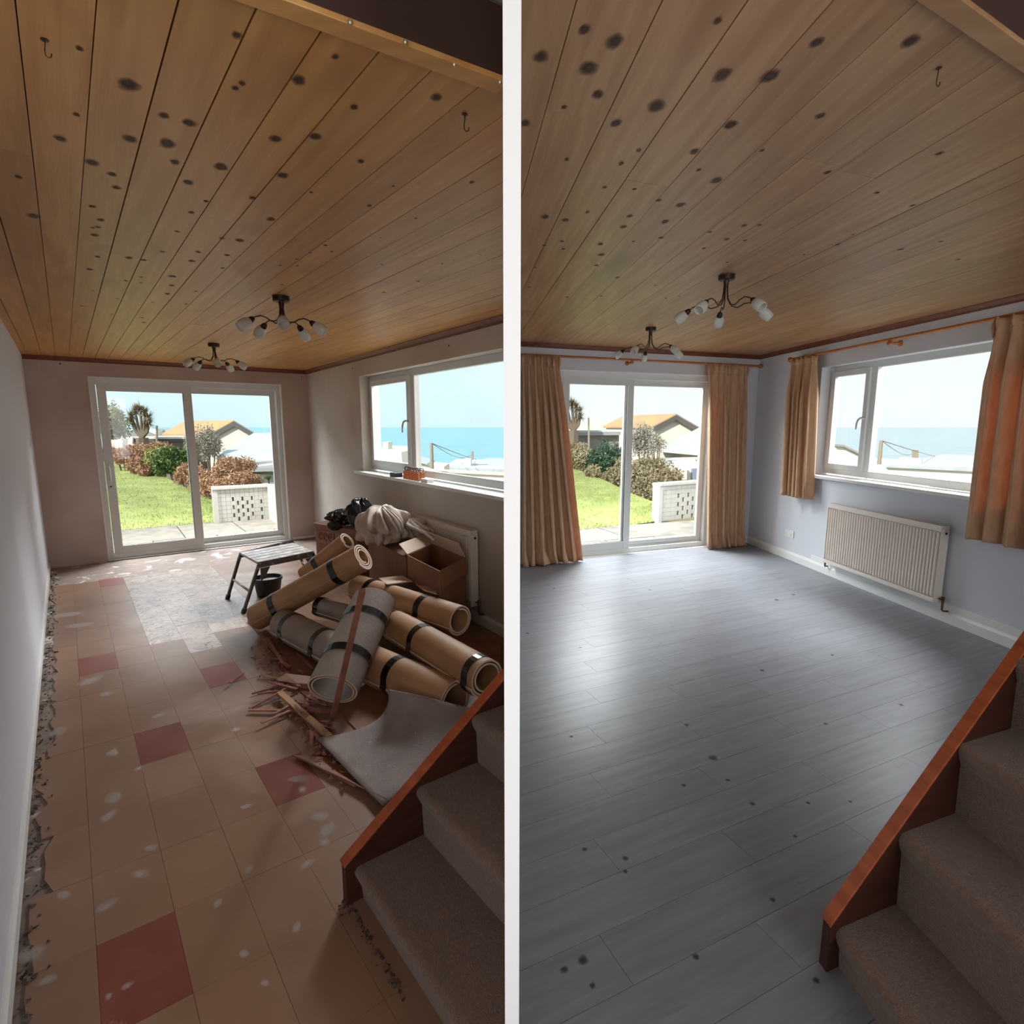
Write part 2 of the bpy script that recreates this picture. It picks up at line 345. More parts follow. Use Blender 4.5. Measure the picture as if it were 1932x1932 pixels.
# --- right room walls
DS0, DS1, DZ1 = .56, 2.72, 2.17
m = MB(); m.wbox(RB, 0, -.3, DS0, 2.75, T, 0); m.wbox(RB, DS1, -.3, RB.L+.2, 2.75, T, 0); m.wbox(RB, DS0, DZ1, DS1, 2.75, T, 0); m.wbox(RB, DS0, -.3, DS1, -.002, T, 0)
wRB = struct(m, 'wall_back', M['paintR'])
QS0, QS1, QZ0, QZ1 = 1.26, 3.52, 1.03, 2.17
m = MB(); m.wbox(RW, 0, -.3, QS0, 2.75, T, 0); m.wbox(RW, QS0, -.3, QS1, QZ0, T, 0); m.wbox(RW, QS0, QZ1, QS1, 2.75, T, 0); m.wbox(RW, QS1, -.3, RW.L+3.1, 2.75, T, 0)
wRR = struct(m, 'wall_right', M['paintR'])
# --- roof over everything
m = MB(); m.add([(-5.6, 5.7, 2.75), (-1.7, .9, 2.75), (-1.7, -2.3, 2.75), (4.5, -2.3, 2.75), (3.6, 7.6, 2.75), (0, 6.4, 2.75), (0, 4.2, 2.75), (-2.7, 8.1, 2.75)], [(0, 1, 6, 7), (1, 2, 3, 6), (3, 4, 5, 6)])
m.add([q+Vector((0, 0, .12)) for q in m.v[:8]], [(0, 1, 6, 7), (1, 2, 3, 6), (3, 4, 5, 6)])
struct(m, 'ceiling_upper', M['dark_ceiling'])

# --- floors: a slab, then tiles / planks as pieces
def cdL(a, b): q = L0v+CD*a+DD*b; return (q.x, q.y)
def cdR(a, b): q = CRv+CE*a+DE*b; return (q.x, q.y)
def piece(poly, z0, z1, origin, ang, name, mat, parent):
    """a flat polygonal piece with its own local frame (x along ang)"""
    R = Matrix.Translation(Vector((origin[0], origin[1], 0))) @ Matrix.Rotation(ang, 4, 'Z'); I = R.inverted()
    n = len(poly); P = [I @ Vector((p[0], p[1], z0)) for p in poly]+[I @ Vector((p[0], p[1], z1)) for p in poly]
    me = bpy.data.meshes.new(name)
    me.from_pydata([tuple(q) for q in P], [], [tuple(range(n))[::-1], tuple(range(n, 2*n))]+[(i, (i+1) % n, n+(i+1) % n, n+i) for i in range(n)])
    b = bmesh.new(); b.from_mesh(me); bmesh.ops.recalc_face_normals(b, faces=b.faces); b.to_mesh(me); b.free()
    me.materials.append(mat); o = bpy.data.objects.new(name, me); C0.objects.link(o); o.parent = parent
    o.matrix_basis = (parent.matrix_basis.inverted() if parent else Matrix()) @ R
    return o
ANGD = math.atan2(DD.y, DD.x); ANGE = math.atan2(DE.y, DE.x)
# left floor slab
m = MB(); poly = [L0v-CD*.1-DD*.1, Vector((*CL, 0)), Vector((-TP, 3.9, 0)), Vector((-TP, -.9, 0)), Vector((-1.1, -.9, 0)), Vector((-1.1, .94, 0))]
m.prism([q+Vector((0, 0, -.2)) for q in poly], (0, 0, .192)); floorL = struct(m, 'floor', M['screed'])
A0, AP, B0_, BP = .195, .203, 5.93, .333
reds = {(1, -4), (0, 0), (0, -8), (3, -2), (1, -15), (3, -6)}
for i in range(-1, 22):
    for j in range(-16, 6):
        a0 = A0+AP*i; b0 = B0_+BP*j; a1 = a0+AP; b1 = b0+BP
        if a0 > 3.2: continue
        bl, br = (.90, .90)
        if b1 < .95: continue
        if b0 < .95: b0 = .95+random.uniform(-.02, .05)
        g = .0005; lo = a0+g
        if i == -1:
            # ragged tiles by the left wall
            lo = random.uniform(.035, .075)
            nseg = 4; pl = [(lo+random.uniform(-.02, .03), b0+g+(b1-b0-2*g)*k/nseg) for k in range(nseg+1)]
            polyab = [(a1-g, b0+g), (a1-g, b1-g)]+pl[::-1]
        else: polyab = [(lo, b0+g), (a1-g, b0+g), (a1-g, b1-g), (lo, b1-g)]
        pl = [cdL(*q) for q in polyab]
        pl = clip(pl, 1, 0, -TP-.002)
        n = LW2.n; pl = clip(pl, -n.x, -n.y, -(LW2.A.x*n.x+LW2.A.y*n.y)) if len(pl) > 2 else pl
        if len(pl) < 3: continue
        cx = sum(p[0] for p in pl)/len(pl); cy = sum(p[1] for p in pl)/len(pl)
        if cy < .7: continue
        am, bm = (a0+a1)/2, (b0+b1)/2
        mt = 'tile_red' if (i, j) in reds else 'tile'
        if .58 < am < 1.45 and bm < 3.75 and not (am < .82 and bm > 3.2): mt = 'tile_white'
        if am > 1.0 and bm > 3.3: mt = 'tile'
        piece(pl, -.008, random.uniform(-.0012, .0), (cx, cy), ANGD, 'tile', M[mt], floorL)
# soft stains and residue marks on the tiles
def decals(pts, name, mat, parent, z, dz, kind='stuff'):
    vs, fs, fd = [], [], []
    for (p, ra, rb, ang) in pts:
        k = len(vs); n = 10; vs.append(Vector((p.x, p.y, z))); fd.append(1)
        for ring, fa in ((.45, .85), (1, 0)):
            for t in range(n):
                g = 2*math.pi*t/n; w = ring*(1+random.uniform(-.18, .18)); x, y = ra*w*math.cos(g), rb*w*math.sin(g)
                vs.append(Vector((p.x+x*math.cos(ang)-y*math.sin(ang), p.y+x*math.sin(ang)+y*math.cos(ang), z))); fd.append(fa)
        for t in range(n):
            a, b = k+1+t, k+1+(t+1) % n; fs.append((k, a, b)); fs.append((a, a+n, b+n, b))
    me = bpy.data.meshes.new(name); I = parent.matrix_basis.inverted(); me.from_pydata([tuple(I @ q) for q in vs], [], fs)
    at = me.attributes.new('fade', 'FLOAT', 'POINT'); at.data.foreach_set('value', fd)
    me.materials.append(mat); o = bpy.data.objects.new(name, me); C0.objects.link(o); o.parent = parent; o['kind'] = kind; return o
M['stain'] = alpha_mat('dried white residue', (200, 192, 186), .42, .5)
pts = []
for (u, v, r) in [(212, 1422, 10), (262, 1450, 7), (215, 1505, 14), (205, 1540, 12), (465, 1522, 8), (565, 1470, 12), (570, 1490, 8), (605, 1540, 14), (618, 1565, 14), (612, 1590, 10), (580, 1630, 10),
                  (265, 1650, 12), (285, 1600, 9), (200, 1710, 14), (120, 1690, 12), (60, 1800, 20), (90, 1850, 12), (170, 1285, 16), (200, 1310, 10), (300, 1350, 8), (130, 1160, 18), (150, 1180, 16), (460, 1800, 8),
                  (500, 1855, 7), (470, 1640, 8), (410, 1705, 8), (560, 1750, 9), (240, 1860, 8), (205, 1880, 6), (110, 1380, 12)]:
    p = G(u, v); k = p.y/F; pts.append((p, r*k*1.3, r*k*1.9, random.uniform(0, 3)))
decals(pts, 'residue_mark', M['stain'], floorL, .0012, 0)
# rubble along the left wall, where the skirting strip was torn away
m = MB()
for k in range(330):
    b = random.uniform(.3, 6.4); a = abs(random.gauss(.01, .025))+.02; p = L0v+CD*min(a, .085)+DD*b; r = random.uniform(.004, .014)
    q = [Vector((random.uniform(-1, 1), random.uniform(-1, 1), random.uniform(-.2, 1)))*r+p+Vector((0, 0, -.004)) for _ in range(6)]
    m.add(q, [(0, 1, 2), (0, 2, 3), (0, 3, 4), (0, 4, 1), (5, 2, 1), (5, 3, 2), (5, 4, 3), (5, 1, 4)])
m.build('screed_rubble', M['rubble'], floorL, kind='stuff')
# white feathered residue by the door
# right floor
m = MB(); poly = [Vector((TP, 6.1, 0)), Vector((CR[0], CR[1], 0)), Vector((4.0, -.9, 0)), Vector((TP, -.9, 0))]
m.prism([q+Vector((0, 0, -.2)) for q in poly], (0, 0, .196)); floorR = struct(m, 'floor', M['joint'])
pe = (CE*1 - DE*(-.0)).normalized(); pe = (CE + DE*(-.085)).normalized(); pn = Vector((pe.y, -pe.x, 0)); PW, PLN = .172, 1.15
ANGP = math.atan2(pe.y, pe.x); org = Vector((TP, 7.6, 0)); rowk = 0; d = -.2
while d < 8.2:
    s = -4.6+(rowk*0.41 % 1)*PLN
    while s < 5.6:
        g = .0007
        pl = [org+pe*(s+g)+pn*(d+g), org+pe*(s+PLN-g)+pn*(d+g), org+pe*(s+PLN-g)+pn*(d+PW-g), org+pe*(s+g)+pn*(d+PW-g)]
        pl = [(q.x, q.y) for q in pl]; pl = clip(pl, -1, 0, -TP-.002)
        for w in (RB, RW):
            if len(pl) > 2: pl = clip(pl, -w.n.x, -w.n.y, -(w.A.x*w.n.x+w.A.y*w.n.y))
        if len(pl) > 2: pl = clip(pl, 0, -1, -.75)
        if len(pl) > 2:
            cx = sum(p[0] for p in pl)/len(pl); cy = sum(p[1] for p in pl)/len(pl)
            piece(pl, -.004, 0, (cx, cy), ANGP, 'plank', M['plank'], floorR)
        s += PLN
    d += PW; rowk += 1
M['plankknot'] = alpha_mat('laminate knot', (58, 58, 62), .8)
pts = []
for (u, v, r) in [(1103, 1603, 7), (1420, 1517, 7), (1290, 1482, 6), (1373, 1472, 5), (1500, 1578, 5), (1458, 1698, 7), (1313, 1806, 9), (1100, 1812, 14), (1065, 1830, 10), (1540, 1850, 9), (1558, 1366, 5), (1438, 1265, 6),
                  (1465, 1132, 5), (1497, 1122, 4), (1345, 1430, 10), (1180, 1645, 6), (1295, 1368, 5), (1078, 1390, 5), (995, 1195, 4), (1095, 1222, 3), (1045, 1110, 3), (1226, 1113, 3), (1570, 1236, 4), (1525, 1515, 5), (1605, 1513, 4), (1118, 1860, 8), (1700, 1330, 5), (1180, 1620, 8)]:
    p = G(u, v); k = p.y/F; pts.append((p, r*k*1.1, r*k*1.0, ANGP+.3))
decals(pts, 'plank_knot', M['plankknot'], floorR, .0012, 0)

# --- ceilings of boards
def boards(org, c, dvec, ang, a_list, b0, b1, zc, mat, clips, slab_poly, name_label):
    m = MB(); m.prism([Vector((p[0], p[1], zc+.018)) for p in slab_poly], (0, 0, .03)); ce = struct(m, 'ceiling', M['groove'])
    for k in range(len(a_list)-1):
        gl = random.choice((.0016, .0016, .003)); a0, a1 = a_list[k]+gl, a_list[k+1]-.0006
        cuts = [b0]; x = b0+random.uniform(.5, 4.5)
        while x < b1-.6: cuts.append(x); x += random.uniform(3.0, 4.5)
        cuts.append(b1)
        for j in range(len(cuts)-1):
            pl = []
            for (a, b) in ((a0, cuts[j]), (a1, cuts[j]), (a1, cuts[j+1]-.0012), (a0, cuts[j+1]-.0012)):
                q = org+c*a+dvec*b; pl.append((q.x, q.y))
            for cl in clips:
                if len(pl) > 2: pl = clip(pl, *cl)
            if len(pl) < 3: continue
            cx = sum(p[0] for p in pl)/len(pl); cy = sum(p[1] for p in pl)/len(pl)
            piece(pl, zc+random.uniform(-.0008, .0008), zc+.02, (cx, cy), ang, 'board', mat, ce)
    return ce
# left: stair opening edge runs along the line seen at the top right of the left view
oA, oB = G(560, 4, ZL), G(1000, 168, ZL); oe = (oB-oA).normalized(); on = Vector((oe.y, -oe.x, 0))   # on points to the camera side
aL = [.386+.1122*k for k in range(-4, 27)]
clL = [(1, 0, -TP-.001), (on.x, on.y, on.x*oA.x+on.y*oA.y), (-LB.n.x, -LB.n.y, -(LB.A.x*LB.n.x+LB.A.y*LB.n.y)+.01), (-LW2.n.x, -LW2.n.y, -(LW2.A.x*LW2.n.x+LW2.A.y*LW2.n.y)+.01), (0, -1, -.9)]
slab = [cdL(-.1, -.1), cdL(3.1, -.1), (-TP, 3.95), (-TP, oA.y+(oB.y-oA.y)*(-TP-oA.x)/(oB.x-oA.x)), (oA.x-.32, oA.y-.12), (-1.5, 1.0), cdL(-.1, 6.0)]
ceL = boards(L0v, CD, DD, ANGD, aL, -.02, 7.2, ZL, M['pineL'], clL, slab, '')
aR = [-3.738+.187*k for k in range(-1, 21)]
rA, rB = G(1840, 22, ZR), G(1940, 95, ZR); re_ = (rB-rA).normalized(); rn = Vector((re_.y, -re_.x, 0))
clR = [(-1, 0, -TP-.001), (rn.x, rn.y, rn.x*rA.x+rn.y*rA.y), (-RB.n.x, -RB.n.y, -(RB.A.x*RB.n.x+RB.A.y*RB.n.y)+.01), (-RW.n.x, -RW.n.y, -(RW.A.x*RW.n.x+RW.A.y*RW.n.y)+.01), (0, -1, -.9)]
xk = rA.x+(rB.x-rA.x)*(1.0-rA.y)/(rB.y-rA.y)
slab = [(TP, 6.15), (CR[0]+.05, CR[1]+.05), (3.7, 2.2), (rB.x+.6*re_.x*4, rB.y+.6*re_.y*4), (rA.x, rA.y), (max(xk, .5), 1.0), (TP, 1.0)]
ceR = boards(CRv, CE, DE, ANGE, aR, -.02, 6.8, ZR, M['pineR'], clR, slab, '')
# knots where the photograph shows them
def knots(lst, zc, ce, ang):
    pts = []
    for (u, v, r) in lst:
        p = G(u, v, zc); k = p.length/F; pts.append((p, r*k*1.15, r*k*.85, ang))
    decals(pts, 'knot', M['knot'], ce, zc-.0016, 0)
KL = [(242, 158, 11), (245, 261, 8), (150, 90, 4), (144, 215, 4), (113, 261, 7), (173, 306, 8), (211, 328, 6), (219, 353, 6), (309, 217, 6), (356, 231, 8), (316, 270, 10), (330, 305, 6), (354, 343, 7),
      (447, 65, 5), (457, 156, 4), (444, 165, 4), (417, 314, 9), (476, 373, 5), (389, 379, 4), (361, 400, 5), (388, 378, 3), (174, 389, 5), (190, 414, 6), (185, 428, 4), (179, 443, 6), (175, 429, 3), (184, 484, 5), (169, 508, 5), (175, 548, 3), (155, 577, 4), (243, 486, 6),
      (271, 490, 5), (237, 529, 4), (266, 522, 3), (266, 533, 3), (334, 436, 4), (306, 474, 4), (419, 449, 5), (452, 453, 7), (428, 481, 5), (420, 505, 4), (374, 475, 5), (362, 492, 6), (325, 521, 6), (324, 538, 5), (316, 554, 5), (288, 570, 3), (351, 573, 4), (268, 599, 3), (271, 608, 4),
      (369, 549, 4), (222, 563, 3), (211, 593, 3), (563, 150, 8), (520, 261, 8), (595, 256, 8), (533, 330, 8), (511, 413, 7), (668, 201, 5), (681, 304, 5), (587, 362, 3), (823, 183, 7), (697, 387, 4), (742, 350, 3), (632, 106, 4), (614, 462, 4), (626, 474, 3), (585, 476, 3), (561, 501, 3), (529, 500, 3), (560, 488, 3),
      (890, 343, 4), (785, 411, 3), (718, 448, 2), (720, 498, 3), (834, 497, 3), (790, 530, 4), (724, 551, 4), (856, 490, 2), (906, 480, 2), (532, 536, 3), (63, 407, 8), (35, 333, 5)]
KR = [(1020, 107, 9), (1102, 55, 7), (1161, 77, 10), (1110, 127, 11), (1128, 177, 8), (991, 232, 7), (1064, 201, 4), (1162, 232, 8), (1069, 300, 4), (1363, 141, 11), (1238, 200, 12), (1453, 143, 11), (1378, 235, 9), (1310, 285, 7), (1318, 320, 4), (1205, 283, 4), (1172, 308, 5), (1352, 340, 9),
      (1141, 353, 4), (1197, 356, 4), (1243, 377, 5), (1284, 386, 8), (1108, 400, 4), (1029, 409, 7), (1067, 415, 6), (1188, 407, 6), (1177, 427, 7), (1255, 418, 7), (1247, 448, 5), (1195, 455, 3), (1061, 455, 4), (1027, 462, 4), (1133, 460, 6), (1134, 480, 7), (1125, 500, 5), (1063, 469, 4), (1010, 504, 3), (1165, 523, 5), (1135, 558, 4),
      (998, 541, 4), (1070, 560, 4), (1541, 79, 7), (1548, 218, 6), (1718, 77, 9), (1561, 325, 5), (1438, 283, 4), (1404, 425, 5), (1433, 424, 4), (1340, 437, 4), (1371, 451, 5), (1372, 494, 3), (1328, 468, 4), (1405, 453, 4), (1655, 363, 4), (1772, 289, 5), (1722, 387, 4), (1580, 461, 4), (1700, 470, 5), (1609, 442, 3), (1517, 480, 3), (1775, 455, 3), (1808, 489, 4), (1282, 558, 3), (1236, 538, 3), (1256, 562, 3), (1354, 38, 5)]
knots(KL, ZL, ceL, ANGD); knots(KR, ZR, ceR, ANGE)
# stair opening trim, left and right
def opening_trim(A, e, n, zc, s0, s1, mat, ce):
    P = lambda s, o, z: A*1.0+e*s+n*o+Vector((0, 0, z-A.z))
    def bar(o0, z0, o1, z1, nm, mt, lab=None):
        m = MB(); m.hexa([P(s0, o0, z0), P(s1, o0, z0), P(s1, o1, z0), P(s0, o1, z0), P(s0, o0, z1), P(s1, o0, z1), P(s1, o1, z1), P(s0, o1, z1)])
        return m.build(nm, mt, None, kind='structure', bevel=.002)
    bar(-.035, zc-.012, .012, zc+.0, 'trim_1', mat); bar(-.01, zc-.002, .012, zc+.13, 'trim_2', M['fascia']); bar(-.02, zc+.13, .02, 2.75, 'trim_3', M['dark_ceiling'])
opening_trim(oA, oe, on, ZL, -.5, (-TP-.003-oA.x)/oe.x-.001, M['pineL'], ceL)
opening_trim(rA, re_, rn, ZR, -.35, 1.2, M['pineR'], ceR)
scr = None
for k, (u, v) in enumerate([(661, 43), (765, 80), (857, 122), (943, 155)]):
    p = G(u, v, ZL-.012); m = MB(); m.lathe([(.0001, -.004), (.003, -.0035), (.0042, 0), (.0042, .004)], Matrix.Translation(p), 10)
    m.build('screw_head', M['steel'], None, label='small brass screw in the stair opening trim, '+['farthest left of four', 'second from the left', 'third from the left', 'at the right end by the partition'][k], cat='screw', group='screws along the stair opening trim')
# cornices
def cornice(w, s0, s1, zc, i):
    m = MB(); prof = [(0, -.045), (.010, -.045), (.014, -.03), (.032, -.014), (.040, -.004), (.040, .0), (0, 0)]
    a = [w.p(s0, zc+z, o) for o, z in prof]; m.prism(a, w.e*(s1-s0)); struct(m, 'trim_%d' % i, M['cornice'])
cornice(LB, 0, LB.L, ZL, 4); cornice(LW2, 0, LW2.L-.01, ZL, 5); cornice(RB, .02, RB.L, ZR, 6); cornice(RW, 0, 5.2, ZR, 7)
# skirtings
def skirt(w, s0, s1, h, t, i, side, mat=None):
    m = MB(); prof = [(0, 0), (t, 0), (t, h*.75), (t*.6, h*.9), (t*.4, h), (0, h)]
    m.prism([w.p(s0, z+.001, o) for o, z in prof], w.e*(s1-s0)); struct(m, 'baseboard_'+side, mat or M['white'])
skirt(LWL, .02, LWL.L, .075, .012, 1, 'left'); skirt(LB, 2.6, LB.L, .03, .01, 2, 'back'); skirt(LW2, .01, LW2.L-.02, .09, .016, 3, 'right')
skirt(RW, .01, 6.2, .095, .018, 4, 'right'); skirt(RB, .03, DS0-.03, .09, .016, 5, 'back'); skirt(RB, DS1+.02, RB.L-.02, .09, .016, 5, 'back')
# second small ledge of pipe boxing behind the radiator in the right room
m = MB(); m.wbox(RW, 1.35, .095, 6.2, .15, 0, .008); struct(m, 'trim_8', M['white'])

# ---------------------------------------------------------------- doors and windows
def frame_rect(m, w, s0, z0, s1, z1, t, o0, o1, tb=None, tt=None):
    tb = tb or t; tt = tt or t
    if w is LW2:
        pc = [(1, 0, -TP-.001)]
        m.wclip(w, s0, z0, s0+t, z1, o0, o1, pc); m.wclip(w, s1-t, z0, s1, z1, o0, o1, pc); m.wclip(w, s0+t, z0, s1-t, z0+tb, o0, o1, pc); m.wclip(w, s0+t, z1-tt, s1-t, z1, o0, o1, pc); return
    m.wbox(w, s0, z0, s0+t, z1, o0, o1); m.wbox(w, s1-t, z0, s1, z1, o0, o1); m.wbox(w, s0+t, z0, s1-t, z0+tb, o0, o1); m.wbox(w, s0+t, z1-tt, s1-t, z1, o0, o1)
def patio_door(w, s0, s1, z1, mid, n, label):
    d = thing('door_%d' % n, w.p(s0, 0, 0), kind='structure', rz=w.ang)
    m = MB(); frame_rect(m, w, s0, 0, s1, z1, .05, -.17, -.05, .06, .07); m.wbox(w, s0+.05, .06, s1-.05, .075, -.10, -.09); m.build('outer_frame', M['upvc'], d, bevel=.003)
    m = MB(); frame_rect(m, w, s0-.012, -.001, s1+.012, z1+.012, .014, -.05, .006, .004, .014); m.build('architrave', M['white'], d)
    a0, a1 = s0+.055, mid+.05
    m = MB(); frame_rect(m, w, a0, .05, a1, z1-.065, .085, -.095, -.055, .10, .075); lf = m.build('sliding_leaf', M['upvc'], d, bevel=.003)
    m = MB(); frame_rect(m, w, a0+.083, .148, a1-.083, z1-.138, .004, -.085, -.062); m.build('gasket', M['gasket'], lf)
    m = MB(); m.wbox(w, a0+.085, .15, a1-.085, z1-.14, -.078, -.072); m.build('pane', M['pane'], lf)
    m = MB(); b0, b1 = mid-.045, s1-.055; frame_rect(m, w, b0, .06, b1, z1-.065, .07, -.145, -.105, .075, .075); rf = m.build('fixed_leaf', M['upvc'], d, bevel=.003)
    m = MB(); m.wbox(w, b0+.07, .135, b1-.07, z1-.14, -.128, -.122); m.build('pane', M['pane'], rf)
    m = MB(); hp = [w.p(a0+.035, .93, -.055), w.p(a0+.035, .93, -.02), w.p(a0+.038, .95, -.012), w.p(a0+.038, 1.07, -.012), w.p(a0+.035, 1.09, -.02), w.p(a0+.035, 1.09, -.055)]
    m.tube(hp, .011, 8); m.wbox(w, a0+.018, .90, a0+.052, 1.12, -.055, -.047); m.build('handle', M['upvc'], d, smooth=False, bevel=.002)
    m = MB(); m.lathe([(.0001, .006), (.008, .006), (.009, 0)], Matrix.Translation(w.p(a0+.035, .86, -.050)) @ Matrix.Rotation(w.ang, 4, 'Z') @ Matrix.Rotation(math.pi/2, 4, 'X'), 12); m.build('lock', M['iron'], d)
    m = MB(); m.wbox(w, s0-.02, -.012, s1+.02, -.001, -.2, .004); m.build('threshold', M['gasket'], d)
    return d
dL = patio_door(LB, .54, 2.56, 2.09, 1.48, 1, '')
dR = patio_door(RB, DS0, DS1, DZ1, 1.50, 2, '')
def window(w, s0, s1, z0, z1, ms, n, open_side=True):
    d = thing('window_%d' % n, w.p(s0, z0, 0), kind='structure', rz=w.ang)
    m = MB(); frame_rect(m, w, s0, z0+.02, s1, z1, .06, -.17, -.11); m.wbox(w, ms-.035, z0+.08, ms+.035, z1-.06, -.17, -.11); m.build('window_frame', M['upvc'], d, bevel=.003)
    m = MB(); frame_rect(m, w, s0+.055, z0+.075, ms-.03, z1-.055, .055, -.125, -.085); cs = m.build('casement', M['upvc'], d, bevel=.003)
    m = MB(); frame_rect(m, w, s0+.050, z0+.070, ms-.025, z1-.05, .006, -.128, -.118); m.build('gasket', M['gasket'], cs)
    m = MB(); m.wbox(w, s0+.11, z0+.13, ms-.085, z1-.11, -.108, -.102); m.build('pane', M['pane'], cs)
    m = MB(); m.wclip(w, ms+.035, z0+.08, s1-.06, z1-.06, -.15, -.144, [(1, 0, -TP-.001)] if w is LW2 else []); m.build('pane', M['pane'], d)
    m = MB(); frame_rect(m, w, ms+.033, z0+.078, s1-.058, z1-.058, .006, -.14, -.112); m.build('bead', M['white'], d)
    zc = (z0+z1)/2-.02; x = ms-.058
    m = MB(); m.tube([w.p(x+.008, zc+.05, -.085), w.p(x+.004, zc+.05, -.05), w.p(x-.02, zc+.035, -.045), w.p(x-.034, zc, -.042), w.p(x-.036, zc-.06, -.04)], [.012, .011, .010, .009, .007], 8)
    m.build('handle', M['alu'], cs, smooth=True)
    m = MB(); pc = [(1, 0, -TP-.001)] if w is LW2 else []; m.wclip(w, s0-.1, z0-.028, s1+.05, z0+.004, .0, .07, pc); m.wclip(w, s0+.001, z0-.02, s1-.001, z0+.003, -.18, 0, pc); m.build('window_sill', M['white'], d, bevel=.006)
    return d
wnL = window(LW2, WS0, WS1, WZ0, WZ1, 3.0-.02, 1); wnR = window(RW, QS0, QS1, QZ0, QZ1, 1.89, 2)

# ---------------------------------------------------------------- ceiling lights
def make_light(p, rz, label, r=.21, drop=.17):
    t = thing('ceiling_light', p, label, 'ceiling light', rz=rz)
    T0 = Matrix.Translation(p)
    m = MB(); m.lathe([(.0001, -.032), (.040, -.032), (.047, -.026), (.047, -.004), (.050, 0), (.0001, 0)], T0, 24); m.build('canopy', M['iron'], t, smooth=False, bevel=.002)
    m = MB(); m.lathe([(.017, -.032), (.014, -.05), (.012, -.07), (.0001, -.072)], T0, 14); m.build('collar', M['iron'], t)
    for k in range(5):
        g = math.radians(72*k)+rz; rad = Vector((math.cos(g), math.sin(g), 0)); ct = []
        prof = [(.010, -.03), (.011, -.08), (.016, -.12), (.04, -.158), (.075, -.165), (.11, -.145), (.145, -.138), (.18, -.150), (.20, -.165)]
        for a, z in prof: ct.append(p+rad*(a*r/.21)+Vector((0, 0, z*drop/.17)))
        m = MB(); m.tube(ct, .0036, 6); arm = m.build('arm', M['iron'], t, smooth=True)
        ax = (rad*.80+Vector((0, 0, -.60))).normalized(); R = ax.to_track_quat('Z', 'Y').to_matrix().to_4x4(); b = ct[-1]
        MM = Matrix.Translation(b) @ R
        m = MB(); m.lathe([(.0001, -.012), (.010, -.012), (.016, 0), (.019, .016), (.015, .02)], MM, 14); m.build('lamp_holder', M['iron'], arm, smooth=True)
        m = MB(); m.lathe([(.015, .012), (.024, .022), (.031, .042), (.033, .062), (.030, .080), (.028, .092), (.026, .092), (.028, .078), (.031, .06), (.029, .042), (.022, .024), (.013, .016)], MM, 18); m.build('glass_shade', M['frost'], arm, smooth=True)
    return t
make_light(G(530, 559, ZL), math.radians(5), 'five-armed bronze ceiling light nearer the camera on the amber pine ceiling', .175, .15)
make_light(G(403, 648, ZL), math.radians(14), 'farther five-armed bronze ceiling light on the amber pine ceiling, before the uncurtained patio door', .195, .16)
make_light(G(1371, 519, ZR), math.radians(5), 'five-armed bronze ceiling light nearer the camera over the grey laminate floor', .225, .19)
make_light(G(1228, 618, ZR), math.radians(14), 'five-armed bronze ceiling light farther off over the grey laminate floor, before the curtain pole', .26, .2)
def ceil_hook(p, label, s=1.0, rz=0):
    t = thing('ceiling_hook', p, label, 'hook', rz=rz)
    q = lambda x, z: p+Vector((x*math.cos(rz), x*math.sin(rz), z))*s
    m = MB(); m.lathe([(.0001, -.003), (.007, -.002), (.007, 0)], Matrix.Translation(p), 10); m.build('plate', M['iron'], t)
    m = MB(); m.tube([q(0, 0), q(0, -.02), q(-.004, -.045), q(-.003, -.062), q(.006, -.070), q(.016, -.064), q(.019, -.05)], .0022*s, 6); m.build('hook_wire', M['iron'], t, smooth=True)
ceil_hook(G(84, 74, ZL), 'thin wire hook in the amber ceiling board at the far upper left', .45, .6); ceil_hook(G(877, 215, ZL), 'wire hook in the amber ceiling near the stair opening, close to the partition', .55, .4)
ceil_hook(G(1771, 128, ZR), 'wire hook in the pale ceiling boards above the curtained window', .6, .4); 

# ================================================================ STAIRS
def stairs(B, e, dvec, zs, s0, run, slope, z_first, smax, width, xclip, label):
    t = thing('staircase', B, label, 'stairs', rz=math.atan2(e.y, e.x))
    def ext(q):   # length to run towards the camera before the partition
        L = width
        if xclip is not None: L = max(.001, min(L, (xclip-q.x)/dvec.x))
        return dvec*L
    th = .032; P = lambda s, z, o=0: B+e*s+dvec*o+Vector((0, 0, z))
    top = lambda s: z_first+slope*s
    lo = lambda s: max(0, z_first-.30+slope*(s-.0)) if s > .05 else 0
    pts = [(0, 0), (.07, 0), (.30, 0), (smax, max(.0, top(smax)-.55)), (smax, top(smax)), (0, z_first)]
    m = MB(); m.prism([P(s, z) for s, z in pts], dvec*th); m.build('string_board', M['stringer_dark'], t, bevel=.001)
    m = MB(); a = [P(-.004, z_first-.002, -.004), P(smax, top(smax)-.002, -.004), P(smax, top(smax)+.009, -.004), P(-.004, z_first+.009, -.004)]; m.prism(a, dvec*(th+.008)); m.build('string_capping', M['stringer'], t, bevel=.002)
    zb = 0
    for k, z in enumerate(zs):
        sa = s0+run*k; sb = min(sa+run+.03, smax)
        if sa > smax-.02: break
        r = .022; prof = [(sa+.02, zb-.02 if k else 0), (sa+.014, z-.07), (sa+.002, z-.045)]
        for g in range(6):
            an = math.pi+(-math.pi/2)*g/5; prof.append((sa+r+r*math.cos(an)-.006, z-r+r*math.sin(an)))
        prof += [(sb, z), (sb, zb-.02 if k else 0)]
        q0 = [P(s, zz, th+.001) for s, zz in prof]; q1 = [q+ext(q) for q in q0]; n = len(q0)
        m = MB(); m.add(q0+q1, [tuple(range(n)), tuple(range(n, 2*n))[::-1]]+[(i, (i+1) % n, n+(i+1) % n, n+i) for i in range(n)])
        m.build('carpeted_step', M['carpet'], t)
        zb = z
    return t
BL = G(648, 1697); BR = G(1545, 1815)
